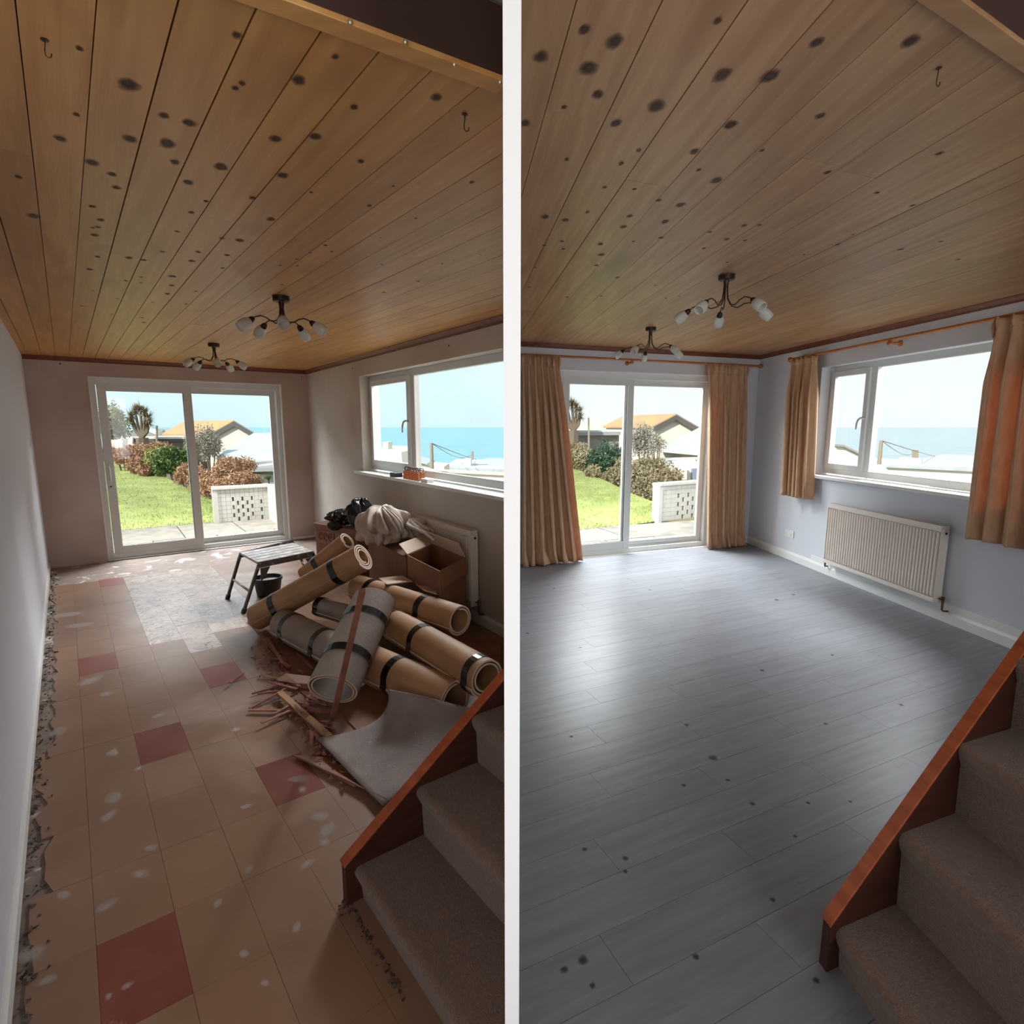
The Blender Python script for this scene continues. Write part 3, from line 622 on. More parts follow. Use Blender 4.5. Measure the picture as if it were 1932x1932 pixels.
stairs(BL, CD, DD, [.125, .315, .505, .695], .035, .228, .737, .142, .655, 1.2, -TP-.002, 'beige carpeted stairs with a varnished wooden string, rising from the tiled floor')
stairs(BR, CE, DE, [.135, .375, .610, .845, 1.08], .028, .222, .972, .152, 1.35, 1.1, None, 'beige carpeted stairs with a varnished wooden string, rising from the grey laminate floor')
# crumbled screed around the foot of the left stairs
m = MB()
for k in range(150):
    s = random.random()**1.3; p = BL+DD*(s*.42)-CD*abs(random.gauss(0, .012+.01*(s < .15)))+CD*.015; r = random.uniform(.002, .008)
    q = [Vector((random.uniform(-1, 1), random.uniform(-1, 1), random.uniform(0, .8)))*r+p for _ in range(6)]
    m.add(q, [(0, 1, 2), (0, 2, 3), (0, 3, 4), (0, 4, 1), (5, 2, 1), (5, 3, 2), (5, 4, 3), (5, 1, 4)])
m.build('crumbled_screed', M['rubble'], None, kind='stuff', label='dark crumbled screed around the foot of the stairs on the tiled floor', cat='rubble')
# right room: dark edge where the floor meets the first step
# ================================================================ THINGS IN THE LEFT ROOM
PC = [(1, 0, -TP-.002)]
def radiator(w, s0, s1, z0, z1, out, label, side=True):
    t = thing('radiator', w.p(s0, z0, 0), label, 'radiator', rz=w.ang)
    m = MB(); o1 = out; o0 = out-.018
    m.wbox(w, s0, z0, s1, z1, o0-.004, o0); n = int((s1-s0)/.0333); st = (s1-s0-.03)/n
    for k in range(n):
        a = s0+.015+st*k; P = w.p
        m.add([P(a+st*.18, z0+.035, o0), P(a+st*.82, z0+.035, o0), P(a+st*.82, z1-.045, o0), P(a+st*.18, z1-.045, o0),
               P(a+st*.32, z0+.045, o1), P(a+st*.68, z0+.045, o1), P(a+st*.68, z1-.055, o1), P(a+st*.32, z1-.055, o1)],
              [(0, 1, 5, 4), (1, 2, 6, 5), (2, 3, 7, 6), (3, 0, 4, 7), (4, 5, 6, 7)])
    m.wbox(w, s0, z1-.045, s1, z1, o0, o1); m.wbox(w, s0, z0, s1, z0+.035, o0, o1); m.build('front_panel', M['rad'], t)
    m = MB(); m.wbox(w, s0, z0, s1, z1, .03, .045); m.build('back_panel', M['rad'], t)
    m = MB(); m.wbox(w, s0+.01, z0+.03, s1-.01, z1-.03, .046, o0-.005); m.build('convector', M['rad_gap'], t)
    m = MB()
    for k in range(int((s1-s0)/.03)): m.wbox(w, s0+.01+.03*k, z1-.006, s0+.02+.03*k, z1-.001, .03, o0)
    m.wbox(w, s0, z1-.012, s1, z1-.002, .03, .04); m.wbox(w, s0, z1-.012, s1, z1-.002, o0-.01, o0); m.build('top_grille', M['rad'], t)
    for a, b in ((s0-.002, s0+.001), (s1-.001, s1+.002)):
        m = MB(); m.wbox(w, a, z0, b, z1, .03, o1-.002); m.build('side_panel', M['rad'], t)
    m = MB(); m.lathe([(.0001, .004), (.009, .004), (.010, 0)], Matrix.Translation(w.p(s1+.002, z1-.06, out*.55)) @ Matrix.Rotation(w.ang, 4, 'Z') @ Matrix.Rotation(math.pi/2, 4, 'Y'), 12); m.build('air_vent', M['iron'], t)
    for sx, d in ((s1, 1), (s0, -1)):
        m = MB(); m.tube([w.p(sx, z0+.03, out*.5), w.p(sx+.03*d, z0+.03, out*.5), w.p(sx+.045*d, z0+.03, out*.5)], .008, 8)
        m.tube([w.p(sx+.04*d, z0+.055, out*.5), w.p(sx+.04*d, z0-.05, out*.5), w.p(sx+.045*d, z0-.06, out*.45), w.p(sx+.055*d, z0-.06, .01)], [.011, .008, .007, .007], 8)
        m.build('valve', M['brass'], t, smooth=True)
    return t
a = LW2.at(800, 970, .1); b = LW2.at(922, 1002, .1)
radiator(LW2, 3.42, 4.33, .165, .765, .10, 'cream ribbed radiator half hidden behind the opened carton in the stripped room')
a = RW.at(1563, 950, .1); b = RW.at(1776, 1000, .1)
radiator(RW, a[0], b[0], .155, .775, .10, 'cream ribbed radiator in full view under the curtained window')

def roll(p0, p1, r, mat, label, straps, turns=2.6, flat=1.0, name='carpet_roll', edge='paper_edge', rnd=0):
    p0, p1 = Vector(p0), Vector(p1); ax = (p1-p0); Ln = ax.length; ax.normalize()
    ref = Vector((0, 0, 1)); a = (ref-ax*ref.dot(ax)).normalized(); b = ax.cross(a)
    t = thing(name, p0, label, 'roll', 'strapped rolls of old underlay and flooring')
    t['group'] = 'rolls of flooring in the pile'
    n = 26; tot = int(n*turns); tk = .010
    def rad_(k): return r-.013*min(k/n, 1)-(.019*(k/n-1) if k > n else 0)
    def pt(k, ins, s):
        g = 2*math.pi*k/n+1.9; rr = rad_(k)-ins
        return p0+ax*s+(a*math.cos(g)*flat+b*math.sin(g))*max(rr, .006)
    for (s0, s1, nm, mt, ext) in ((.004, Ln-.004, 'sheet', mat, 0),):
        vs = []; fs = []
        m = MB()
        for k in range(tot+1):
            vs += [pt(k, 0, 0), pt(k, 0, Ln), pt(k, tk, Ln), pt(k, tk, 0)]
        for k in range(tot):
            i = 4*k; j = i+4
            fs += [(i, i+1, j+1, j), (i+2, i+3, j+3, j+2)]
        m.add(vs, fs); m.build('rolled_sheet', M[mt], t, smooth=True, fix=False)
        m = MB(); fs = []
        for k in range(tot):
            i = 4*k; j = i+4; fs += [(i+1, i+2, j+2, j+1), (i, j, j+3, i+3)]
        fs += [(0, 3, 2, 1), (4*tot, 4*tot+1, 4*tot+2, 4*tot+3)]
        m.add(vs, fs); m.build('sheet_edge', M[edge], t)
    for s in straps:
        m = MB(); w = .052; vs = []; fs = []
        for k in range(n):
            g = 2*math.pi*k/n+1.9; d = a*math.cos(g)*flat+b*math.sin(g)
            for (rr, q) in ((rad_(k)+.0025, -w/2), (rad_(k)+.0025, w/2)): vs.append(p0+ax*(s*Ln+q)+d*rr)
        for k in range(n):
            i = 2*k; j = 2*((k+1) % n); fs.append((i, j, j+1, i+1))
        m.add(vs, fs); m.build('strap', M['strap'], t, solid=.001)
    return t
R = random.Random(3)
roll(G(484, 1164, .105), G(685, 1050, .62), .105, 'kraft', 'tan roll leaning highest over the pile, its spiral end facing the box', (.22, .78), turns=3.2)
roll(G(575, 1085, .30), G(655, 1020, .62), .08, 'kraft', 'short tan roll with a dark open end, behind the highest leaning roll', (.35,), turns=2.0)
roll(G(535, 1176, .115), G(655, 1238, .115), .115, 'grey_roll', 'grey roll lowest on the left of the pile', (.17, .68), turns=2.4)
roll(G(602, 1143, .22), G(700, 1172, .22), .075, 'grey_roll', 'slim grey roll tucked under the leaning tan roll', (.06,), turns=2.4)
roll(G(676, 1108, .36), G(868, 1170, .36), .10, 'kraft', 'tan roll lying topmost towards the right wall, dark hollow end', (.17, .70), turns=1.7)
roll(G(705, 1133, .44), G(626, 1300, .15), .148, 'grey_roll', 'broad grey roll leaning in front with a batten across it', (.27, .70), turns=2.2, flat=.8)
roll(G(748, 1180, .26), G(918, 1280, .26), .108, 'kraft', 'long tan roll reaching down to the stairs, second from the right wall', (.34, .93), turns=2.2)
roll(G(700, 1252, .12), G(858, 1322, .12), .12, 'kraft', 'tan roll lying lowest at the back of the felt sheet', (.36,), turns=2.2)
# leaning batten and debris sticks
def stick(p0, p1, w, h, mat, name, label, cat, group=None):
    p0, p1 = Vector(p0), Vector(p1); ax = (p1-p0).normalized(); sd = ax.cross(Vector((0, 0, 1))).normalized()*w/2; up = Vector((0, 0, h))
    m = MB(); m.hexa([p0-sd, p1-sd*.9, p1+sd*.9, p0+sd, p0-sd+up, p1-sd*.9+up, p1+sd*.9+up, p0+sd+up]); return m.build(name, M[mat], None, label=label, cat=cat, group=group)
stick(G(629, 1355, .0), G(684, 1118, .84), .030, .018, 'batten', 'wooden_batten', 'pinkish wooden batten leaning upright against the broad grey roll', 'batten')
stick(G(470, 1172, .002), G(545, 1262, .002), .022, .012, 'batten', 'wooden_batten', 'long thin batten on the floor under the left end of the pile', 'batten')
stick(G(471, 1338, .004), G(540, 1300, .03), .018, .008, 'batten', 'gripper_strip', 'slanting gripper strip sticking out farthest left of the debris', 'strip')
stick(G(471, 1341, .012), G(622, 1343, .012), .018, .008, 'batten', 'gripper_strip', 'long gripper strip lying level across the debris', 'strip')
stick(G(528, 1308, .03), G(622, 1392, .02), .035, .012, 'kraft', 'gripper_strip', 'broadest splintered strip running down through the debris', 'strip')
stick(G(505, 1205, .02), G(532, 1250, .06), .016, .008, 'batten', 'gripper_strip', 'short strip standing up at the top of the debris', 'strip')
stick(G(560, 1232, .01), G(590, 1262, .02), .016, .008, 'batten', 'gripper_strip', 'short strip against the lowest grey roll', 'strip')
stick(G(612, 1452, .01), G(672, 1484, .01), .018, .01, 'batten', 'gripper_strip', 'strip on the floor along the front edge of the felt sheet', 'strip')
R = random.Random(11)
cl = [(515, 1235), (520, 1262), (540, 1290), (565, 1330), (590, 1370), (615, 1410), (640, 1440), (665, 1470)]
for k in range(34):
    u, v = R.choice(cl[:5]); u += R.gauss(0, 15); v += R.gauss(0, 12); a = R.uniform(.2, 1.3) if R.random() < .6 else R.uniform(0, 3.1); Ls = R.uniform(.05, .2)
    p = G(u, v, R.uniform(.004, .03)); q = p+Vector((math.cos(-a), math.sin(-a), R.uniform(-.02, .08)/1))*Ls*1.0; q.z = max(q.z, .004)
    stick(p, q, R.uniform(.010, .02), R.uniform(.004, .009), R.choice(['batten', 'batten', 'kraft', 'cardboard']), 'gripper_strip', 'splintered piece of gripper strip in the heap left of the rolls', 'strip', 'splintered strips heaped beside the rolls')
m = MB()
for k in range(420):
    u, v = R.choice(cl+cl[:4]); u += R.gauss(0, 17); v += R.gauss(0, 12); r = R.uniform(.006, .022); p = G(u, v, r*.4)
    q = [Vector((R.uniform(-1, 1), R.uniform(-1, 1), R.uniform(-.4, .8)))*r+p for _ in range(4)]
    m.add(q, [(0, 1, 2), (0, 2, 3), (0, 3, 1), (1, 2, 3)])
m.build('wood_chips', M['batten'], None, kind='stuff', label='heap of broken wood chips and plaster crumbs left of the rolls', cat='debris')
m = MB(); m.prism([G(u, v, .0015) for u, v in [(500, 1215), (640, 1240), (720, 1300), (690, 1345), (600, 1330), (545, 1290)]], (0, 0, .003))
m.build('red_paper', M['tile_red'], None, label='flat reddish scrap of lining under the splintered strips', cat='scrap')
m = MB(); pts = [G(522, 1283, .03), G(540, 1272, .06), G(590, 1278, .05), G(600, 1292, .03), G(560, 1290, .03)]; m.prism(pts, (0, 0, .006)); m.build('paper_scrap', M['card_in'], None, label='pale torn scrap of paper on the heap of splintered strips', cat='scrap')
# hardboard sheets under the pile
def sheet_on_floor(px, z, th, mat, name, label, cat):
    m = MB(); pts = [G(u, v, z) for u, v in px]; m.prism(pts, (0, 0, th)); return m.build(name, M[mat], None, label=label, cat=cat)
sheet_on_floor([(478, 1185), (560, 1165), (760, 1190), (905, 1250), (880, 1330), (735, 1440), (640, 1345), (560, 1270)], .002, .004, 'hardboard', 'hardboard_sheet', 'brown hardboard sheet flat on the tiles beneath the rolls', 'board')
# curled brown sheet in front of the felt
m = MB()
def fn(a, b):
    p = G(552+178*a, 1430+92*a, .0); q = G(612+130*a, 1425+74*a, 0.0)
    r = p.lerp(q, b); r.z = .004+.03*(1-b)**2*(.3+.7*a); return r
m.grid(fn, 12, 6); m.build('brown_sheet', M['hardboard'], None, smooth=True, solid=.004, label='brown sheet with a lifted edge along the front of the felt sheet', cat='board')
m = MB()
def fn(a, b):
    A, D_ = Vector((597, 1393, .035)), Vector((722, 1520, .03)); Bm, Cm = Vector((705, 1364, .035)), Vector((822, 1437, .04)); E_, F_ = Vector((733, 1300, .19)), Vector((890, 1335, .17))
    l = A.lerp(D_, a); mm = Bm.lerp(Cm, a); n = E_.lerp(F_, a); q = l*(1-b)**2+(mm*2-(l+n)*.5)*2*b*(1-b)+n*b*b
    p = G(q.x, q.y, max(q.z, .02)); p.z = max(p.z, .02); p.z += .004*math.sin(7*a+5*b); return p
m.grid(fn, 20, 24); m.build('felt_sheet', M['felt'], None, smooth=True, solid=.008, label='grey felt underlay sheet folded up over the lowest roll, beside the stairs', cat='sheet')
# cartons
def prism_box(F_, R_, L_, h, mat, t, open_top=True, th=.006):
    Bk = R_+L_-F_; c = [F_, R_, Bk, L_]; wall = []
    for i in range(4):
        p, q = c[i], c[(i+1) % 4]; n = (q-p).cross(Vector((0, 0, 1))).normalized()
        m = MB(); z0 = Vector((0, 0, .002)); z1 = Vector((0, 0, h))
        ins = -n*th if (((c[0]+c[2])/2-p).dot(n) < 0) else n*th
        m.hexa([p+z0, q+z0, q+ins+z0, p+ins+z0, p+z1, q+z1, q+ins+z1, p+ins+z1]); wall.append(m.build('side', M[mat], t))
    m = MB(); m.hexa([x+Vector((0, 0, .001)) for x in c]+[x+Vector((0, 0, .008)) for x in c]); m.build('bottom', M[mat], t)
    return c
def flat0(u, v, z): q = G(u, v, z); q.z = 0; return q
h = .60; Fk, Rk, Lk = flat0(830, 1078, h), flat0(878, 1052, h), flat0(768, 1047, h)
t = thing('cardboard_box', Fk, 'large open brown carton with raised flaps before the radiator', 'box')
c = prism_box(Fk, Rk, Lk, h, 'cardboard', t)
Z = Vector((0, 0, h))
def flap(p, q, out, rise, mat='card_in'):
    m = MB(); a = [p+Z, q+Z, q+Z+out+Vector((0, 0, rise)), p+Z+out+Vector((0, 0, rise))]; m.prism(a, (.002, .002, .006)); m.build('flap', M[mat], t)
Bk = Rk+Lk-Fk
flap(Rk, Bk, (Rk-Fk).normalized()*.02+Vector((-.06, .0, 0)), .10); flap(Lk, Bk, (Lk-Fk).normalized()*.16, .05); flap(Fk, Rk, (Fk-Lk).normalized()*.02, -.12, 'cardboard')
F2 = flat0(766, 1052, .56); L2 = flat0(694, 1014, .56); R2 = F2+(Rk-Fk)*.95
t2 = thing('cardboard_box', F2, 'closed dark brown carton between the open carton and the carved chest, under the dust sheet', 'box')
c2 = prism_box(F2, R2, L2, .56, 'cardboard', t2); m = MB(); m.hexa([x+Vector((0, 0, .555)) for x in c2]+[x+Vector((0, 0, .562)) for x in c2]); m.build('lid', M['cardboard'], t2)
# carved chest near the corner
hc = .5; F3 = flat0(594, 986, hc); R3_ = flat0(688, 1002, hc); dirf = (R3_-F3).normalized(); side = Vector((-dirf.y, dirf.x, 0))
F3b = F3+dirf*.02
cc = [F3, F3+dirf*.72, F3+dirf*.72+side*.2, F3+side*.2]
t3 = thing('wooden_chest', F3, 'carved brown wooden chest in the back corner under the black sacks', 'chest')
up = Vector((0, 0, 1))
m = MB(); m.hexa([q+up*.03 for q in cc]+[q+up*(hc-.03) for q in cc]); m.build('body', M['chest'], t3, bevel=.004)
ex = [cc[0]-dirf*.015-side*.015, cc[1]+dirf*.015-side*.015, cc[2]+dirf*.015+side*.015, cc[3]-dirf*.015+side*.015]
m = MB(); m.hexa([q+up*(hc-.03) for q in ex]+[q+up*hc for q in ex]); m.build('lid', M['chest'], t3, bevel=.005)
m = MB(); m.hexa([q+up*.002 for q in ex]+[q+up*.04 for q in ex]); m.build('plinth', M['chest'], t3, bevel=.004)
for (s0, z0, w_, h_) in ((.04, .30, .30, .13), (.38, .30, .30, .13), (.04, .08, .62, .18)):
    m = MB(); a = cc[0]+dirf*s0-side*.008+up*z0; m.hexa([a, a+dirf*w_, a+dirf*w_+side*.01, a+side*.01, a+up*h_, a+dirf*w_+up*h_, a+dirf*w_+side*.01+up*h_, a+side*.01+up*h_]); pn_ = m.build('carved_panel', M['chest'], t3, bevel=.005)
    for q in range(3):
        m = MB(); cx = a+dirf*(w_*(q+.8)/3.6)+up*(h_*.5)-side*.002; m.tube([cx+(dirf*math.cos(g)*.026+up*math.sin(g)*.042) for g in [i*math.pi/7 for i in range(13)]], .005, 6); m.build('scroll', M['chest'], pn_, smooth=True)
# lumpy cloth shapes: closed surface, folded radially
def lump(center, rad, name, mat, label, cat, folds=9, amp=.12, seed=1, zmin=None, drape=0, nu=72, nv=30, rz=0):
    rr = random.Random(seed); ph = [rr.uniform(0, 6.28) for _ in range(8)]; cen = Vector(center)
    def fn(a, b):
        g = 2*math.pi*a; e = math.pi*(b-.5); q = 1+amp*(math.sin(folds*g+ph[0]+2.4*math.sin(2*e+ph[1]))*.5*math.cos(e)+.45*math.sin(3*g+4*e+ph[2])*math.cos(e)+.35*math.sin(2*folds*g+5*e+ph[3])*math.cos(e)**2+.3*math.sin(7*e+ph[4]+2*g)*math.cos(e))
        x, y, z = math.cos(e)*math.cos(g)*rad[0]*q, math.cos(e)*math.sin(g)*rad[1]*q, math.sin(e)*rad[2]*q
        if drape and z < 0: x *= 1+drape*(-z/rad[2]); y *= 1+drape*(-z/rad[2])
        p = cen+Vector((x*math.cos(rz)-y*math.sin(rz), x*math.sin(rz)+y*math.cos(rz), z))
        if zmin is not None and p.z < zmin: p.z = zmin+(p.z-zmin)*.03
        return p
    m = MB(); m.grid(fn, nu, nv); o = m.build(name, M[mat], None, smooth=True, label=label, cat=cat); return o
t4 = lump(G(722, 990, .74), (.19, .22, .16), 'dust_sheet', 'sheet', 'crumpled white cotton dust sheet heaped on top of the cartons', 'cloth', 10, .26, 5, zmin=.565, drape=.0, nu=120, nv=50)
o = lump(G(770, 996, .68), (.25, .12, .09), 'sheet_tail', 'sheet', None, None, 13, .30, 8, zmin=.565, nu=120, nv=40, rz=-.75); o.parent = t4
# ridges of cloth lying over the heap
for k in range(11):
    a = k*.5; m = MB(); c0 = G(722, 990, .74)
    pts = []
    for i in range(14):
        f = i/13; g = .4+a*.33+f*.5; e = 1.15-f*1.35
        pts.append(c0+Vector((.19*math.cos(e)*math.cos(g*1.6-1.9), .22*math.cos(e)*math.sin(g*1.6-2.6), .16*math.sin(e)))*1.03)
    m.tube(pts, [.003+.012*math.sin(math.pi*i/13) for i in range(14)], 7); o = m.build('fold', M['sheet'], None, smooth=True); o.parent = t4
for k in range(10):
    m = MB(); f0 = k/9; pts = []
    for i in range(12):
        f = i/11; u = 735+75*f+(f0-.5)*16; v = 958+26*f0*(.6+f)+22*f+5*math.sin(3*f+k); pts.append(G(u, v, .80-.10*f-.035*f0))
    m.tube(pts, [.006+.010*math.sin(math.pi*(i+.5)/12.5) for i in range(12)], 7); o = m.build('fold', M['sheet'], None, smooth=True); o.parent = t4
lump(G(650, 975, .60), (.16, .12, .085), 'plastic_sack', 'bag', 'bulging black plastic sack on the chest, left of the dust sheet', 'bag', 7, .28, 12, zmin=hc+.002, nu=90, nv=36)
lump(G(680, 968, .70), (.11, .09, .15), 'plastic_sack', 'bag', 'black plastic sack pushed up against the back of the dust sheet', 'bag', 8, .3, 15, zmin=hc+.002, nu=90, nv=36)
lump(G(632, 992, .52), (.07, .05, .05), 'cloth_bundle', 'rubber', 'small dark grey bundle hanging at the chest front', 'bag', 6, .2, 18, nu=60, nv=24)
# magazines and packing between carton and rolls
for k, (a, zz, lab) in enumerate([([(714, 1092), (760, 1088), (778, 1098), (730, 1104)], .40, 'upper of the two bent card sleeves wedged behind the rolls'), ([(735, 1096), (800, 1098), (815, 1130), (720, 1115)], .33, 'grey packing board wedged below the card sleeve'), ([(783, 1102), (820, 1090), (824, 1122), (800, 1115)], .40, 'pale twisted card flap at the front of the open carton')]):
    m = MB(); m.prism([G(u, v, zz+.02*i) for i, (u, v) in enumerate(a)], (0, 0, .008)); m.build('packing_card', M[['card_in', 'felt', 'card_in'][k]], None, label=lab, cat='card')
m = MB(); m.prism([G(u, v, .012) for u, v in [(790, 1178), (945, 1212), (945, 1262), (860, 1225)]], (0, 0, .01)); m.build('hardboard_sheet', M['batten'], None, label='pinkish board lying on the floor below the radiator', cat='board')
# hop-up step stool
hs = .42; q = [G(487, 1061, hs), G(452, 1042, hs), G(552, 1018, hs), G(592, 1040, hs)]
t = thing('step_stool', Vector((q[0].x, q[0].y, 0)), 'paint-splashed folding hop-up platform standing before the patio door', 'stool')
e1 = (q[3]-q[0]); e2 = (q[1]-q[0]); dn = Vector((0, 0, -1))
for k in range(5):
    a0 = q[0]+e2*(k/5+.01); a1 = q[0]+e2*((k+1)/5-.015); m = MB(); m.hexa([a0+dn*.02, a0+e1+dn*.02, a1+e1+dn*.02, a1+dn*.02, a0, a0+e1, a1+e1, a1]); m.build('tread_slat', M['alu'], t)
m = MB(); m.hexa([q[0]+dn*.05-e2*.01, q[3]+dn*.05-e2*.01, q[3]+dn*.05+e2*.03, q[0]+dn*.05+e2*.03, q[0]-e2*.01, q[3]-e2*.01, q[3]+e2*.03, q[0]+e2*.03]); m.build('side_rail', M['alu_dark'], t)
m = MB(); m.hexa([q[1]+dn*.05-e2*.03, q[2]+dn*.05-e2*.03, q[2]+dn*.05+e2*.01, q[1]+dn*.05+e2*.01, q[1]-e2*.03, q[2]-e2*.03, q[2]+e2*.01, q[1]+e2*.01]); m.build('side_rail', M['alu_dark'], t)
feet = [G(459, 1157, 0), G(429, 1130, 0), G(584, 1088, 0), G(603, 1112, 0)]
tops = [q[0]+e1*.02, q[1]+e1*.02, q[2]-e1*.02, q[3]-e1*.02]
for f, tp in zip(feet, tops):
    m = MB(); ax = (tp-f).normalized(); sx = e1.normalized()*.012; sy = e2.normalized()*.018; b0 = f+ax*.03; tp = tp+dn*.01
    m.hexa([b0-sx-sy, b0+sx-sy, b0+sx+sy, b0-sx+sy, tp-sx-sy, tp+sx-sy, tp+sx+sy, tp-sx+sy]); lg = m.build('leg', M['alu_dark'], t, bevel=.003)
    m = MB(); g = 1.25; m.hexa([f-sx*g-sy*g, f+sx*g-sy*g, f+sx*g+sy*g, f-sx*g+sy*g]+[x+ax*.04 for x in (f-sx*g-sy*g, f+sx*g-sy*g, f+sx*g+sy*g, f-sx*g+sy*g)]); m.build('rubber_foot', M['rubber'], lg)
for i, j in ((0, 1), (3, 2)):
    m = MB(); m.tube([feet[i].lerp(tops[i], .42), feet[j].lerp(tops[j], .42)], .010, 8); m.build('crossbar', M['alu'], t, smooth=True)
for i in (0, 3):
    m = MB(); a = tops[i]+dn*.05-e2.normalized()*.022; e1n = e1.normalized()*(1 if i == 0 else -1)
    m.prism([a, a+e1n*.085, a+e1n*.03+dn*.09, a+dn*.11], e2.normalized()*.012); m.build('bracket', M['alu_dark'], t)
# paint bucket
pb = G(507, 1121, 0); t = thing('paint_bucket', pb, 'black bucket of white paint under the hop-up platform', 'bucket'); T0 = Matrix.Translation(pb)
m = MB(); m.lathe([(.0001, .002), (.098, .002), (.102, .01), (.122, .15), (.128, .155), (.128, .168), (.118, .168), (.116, .15), (.097, .012), (.0001, .012)], T0, 30); m.build('pail', M['bucket'], t, smooth=False)
m = MB(); m.lathe([(.0001, .135), (.113, .135)], T0, 30); m.build('paint', M['paint_white'], t)
m = MB(); m.tube([pb+Vector((.126*math.cos(g), .03+.1*math.sin(g)*.3, .16-.05*math.sin(g))) for g in [math.pi*i/12 for i in range(13)]], .003, 6); m.build('handle', M['steel'], t, smooth=True)
# on the window sill
def on_sill(u, v, o): s, z = LW2.at(u, v, o); return s
s = on_sill(748, 900, .01); m = MB(); m.wbox(LW2, s-.07, WZ0+.004, s+.06, WZ0+.045, -.03, .05); m.build('sanding_block', M['black'], None, bevel=.004, label='small black block on the sill, left of the orange clamps', cat='block')
for k in range(6):
    s = on_sill(764+5.2*k, 898, .03)
    t = thing('spring_clamp', LW2.p(s, WZ0+.004, .01), ORD[k]+' orange spring clamp from the left in the sill row', 'clamp', 'orange spring clamps on the sill')
    m = MB(); m.wbox(LW2, s-.007, WZ0+.004, s+.007, WZ0+.085, -.03, .01); m.build('jaw', M['orange'], t, bevel=.003)
    m = MB(); m.wbox(LW2, s-.006, WZ0+.004, s+.006, WZ0+.080, .018, .045); m.build('jaw', M['orange'], t, bevel=.003)
    m = MB(); c0 = LW2.p(s, WZ0+.098, .005); m.tube([c0+LW2.n*.024*math.cos(g)+Vector((0, 0, .018*math.sin(g))) for g in [2*math.pi*i/14 for i in range(15)]], .0045, 6); m.build('handle_loop', M['iron'], t, smooth=True)
s = on_sill(805, 905, .02); m = MB(); m.wbox(LW2, s-.06, WZ0+.004, s+.06, WZ0+.035, -.02, .05); m.build('filler_box', M['white'], None, bevel=.004, label='small white box on the sill, right of the orange clamps', cat='box')
# plugs in the plaster, light switch
for (w, u, v, ro) in ((LB, 113, 686, 1), (LB, 569, 711, 1), (LW2, 665, 695, 1), (LW2, 847, 652, 1)):
    s, z = w.at(u, v, 0); m = MB(); m.lathe([(.0001, .003), (.006, .003), (.008, 0)], Matrix.Translation(w.p(s, z, 0)) @ Matrix.Rotation(w.ang, 4, 'Z') @ Matrix.Rotation(math.pi/2, 4, 'X'), 10)
    m.build('wall_plug', M['rubber'], wLB if w is LB else wLR)
s, z = LWL.at(57, 835, 0); m = MB(); m.wbox(LWL, s-.04, z-.04, s+.04, z+.04, 0, .008); m.build('light_switch', M['socket'], None, bevel=.003, label='white light switch plate on the pale left wall', cat='switch')

# ================================================================ THINGS IN THE RIGHT ROOM
def curtain(w, st0, st1, sb0, sb1, z1, z0, n, amp, o, label, seed, mid=None, puddle=0.0, fan=0):
    rr = random.Random(seed); t = thing('curtain', w.p((st0+st1)/2, z1, o), label, 'curtain', 'beige pleated curtains', rz=w.ang)
    ph = [rr.uniform(0, 6.28) for _ in range(5)]
    def fn(a, b):
        e0 = st0+(sb0-st0)*b; e1 = st1+(sb1-st1)*b
        if mid: e0 += mid*4*b*(1-b)
        # irregular fold spacing
        aa = a+.018*math.sin(2*math.pi*a*2+ph[1])+.010*math.sin(2*math.pi*a*5+ph[2])*b
        k = 2*math.pi*n*aa+ph[0]; grow = .25+.75*min(1, b*3.5); dep = amp*(grow if b > .04 else .5)*(1+.3*math.sin(3*a*6.28+ph[3]))
        f = math.sin(k)
        f = f if f > 0 else f*.8
        of = o+dep*f+.012*math.sin(2*k+ph[4])*b; s = e0+(e1-e0)*a+.42*dep*math.sin(2*k)
        z = z1+(z0-z1)*b
        if puddle and b > .93: of += puddle*(b-.93)/.07*(.6+.5*math.sin(k*.5)); z = max(z, z0+.004); s += .02*math.sin(k*1.3)*(b-.93)/.07
        if b < .045: z += .006*math.cos(k)
        return w.p(s, z, max(of, .012))
    m = MB(); m.grid(fn, max(60, n*14), 44); cl_ = m.build('drape', M['curtain'], t, smooth=True, solid=.003)
    m = MB()
    def hd(a, b):
        p = fn(a, .045*b); return p+w.n*.004
    m.grid(hd, max(60, n*14), 3); m.build('heading_tape', M['curtain'], t, smooth=True, solid=.004)
    # pinched pleats
    for i in range(n+1):
        a = i/n; p = fn(min(a, 1), .02); m = MB(); m.tube([p+Vector((0, 0, .03)), p+w.n*.012+Vector((0, 0, -.02)), p+w.n*.006+Vector((0, 0, -.09))], [.010, .016, .004], 6); m.build('pleat', M['curtain'], t, smooth=True)
    return t
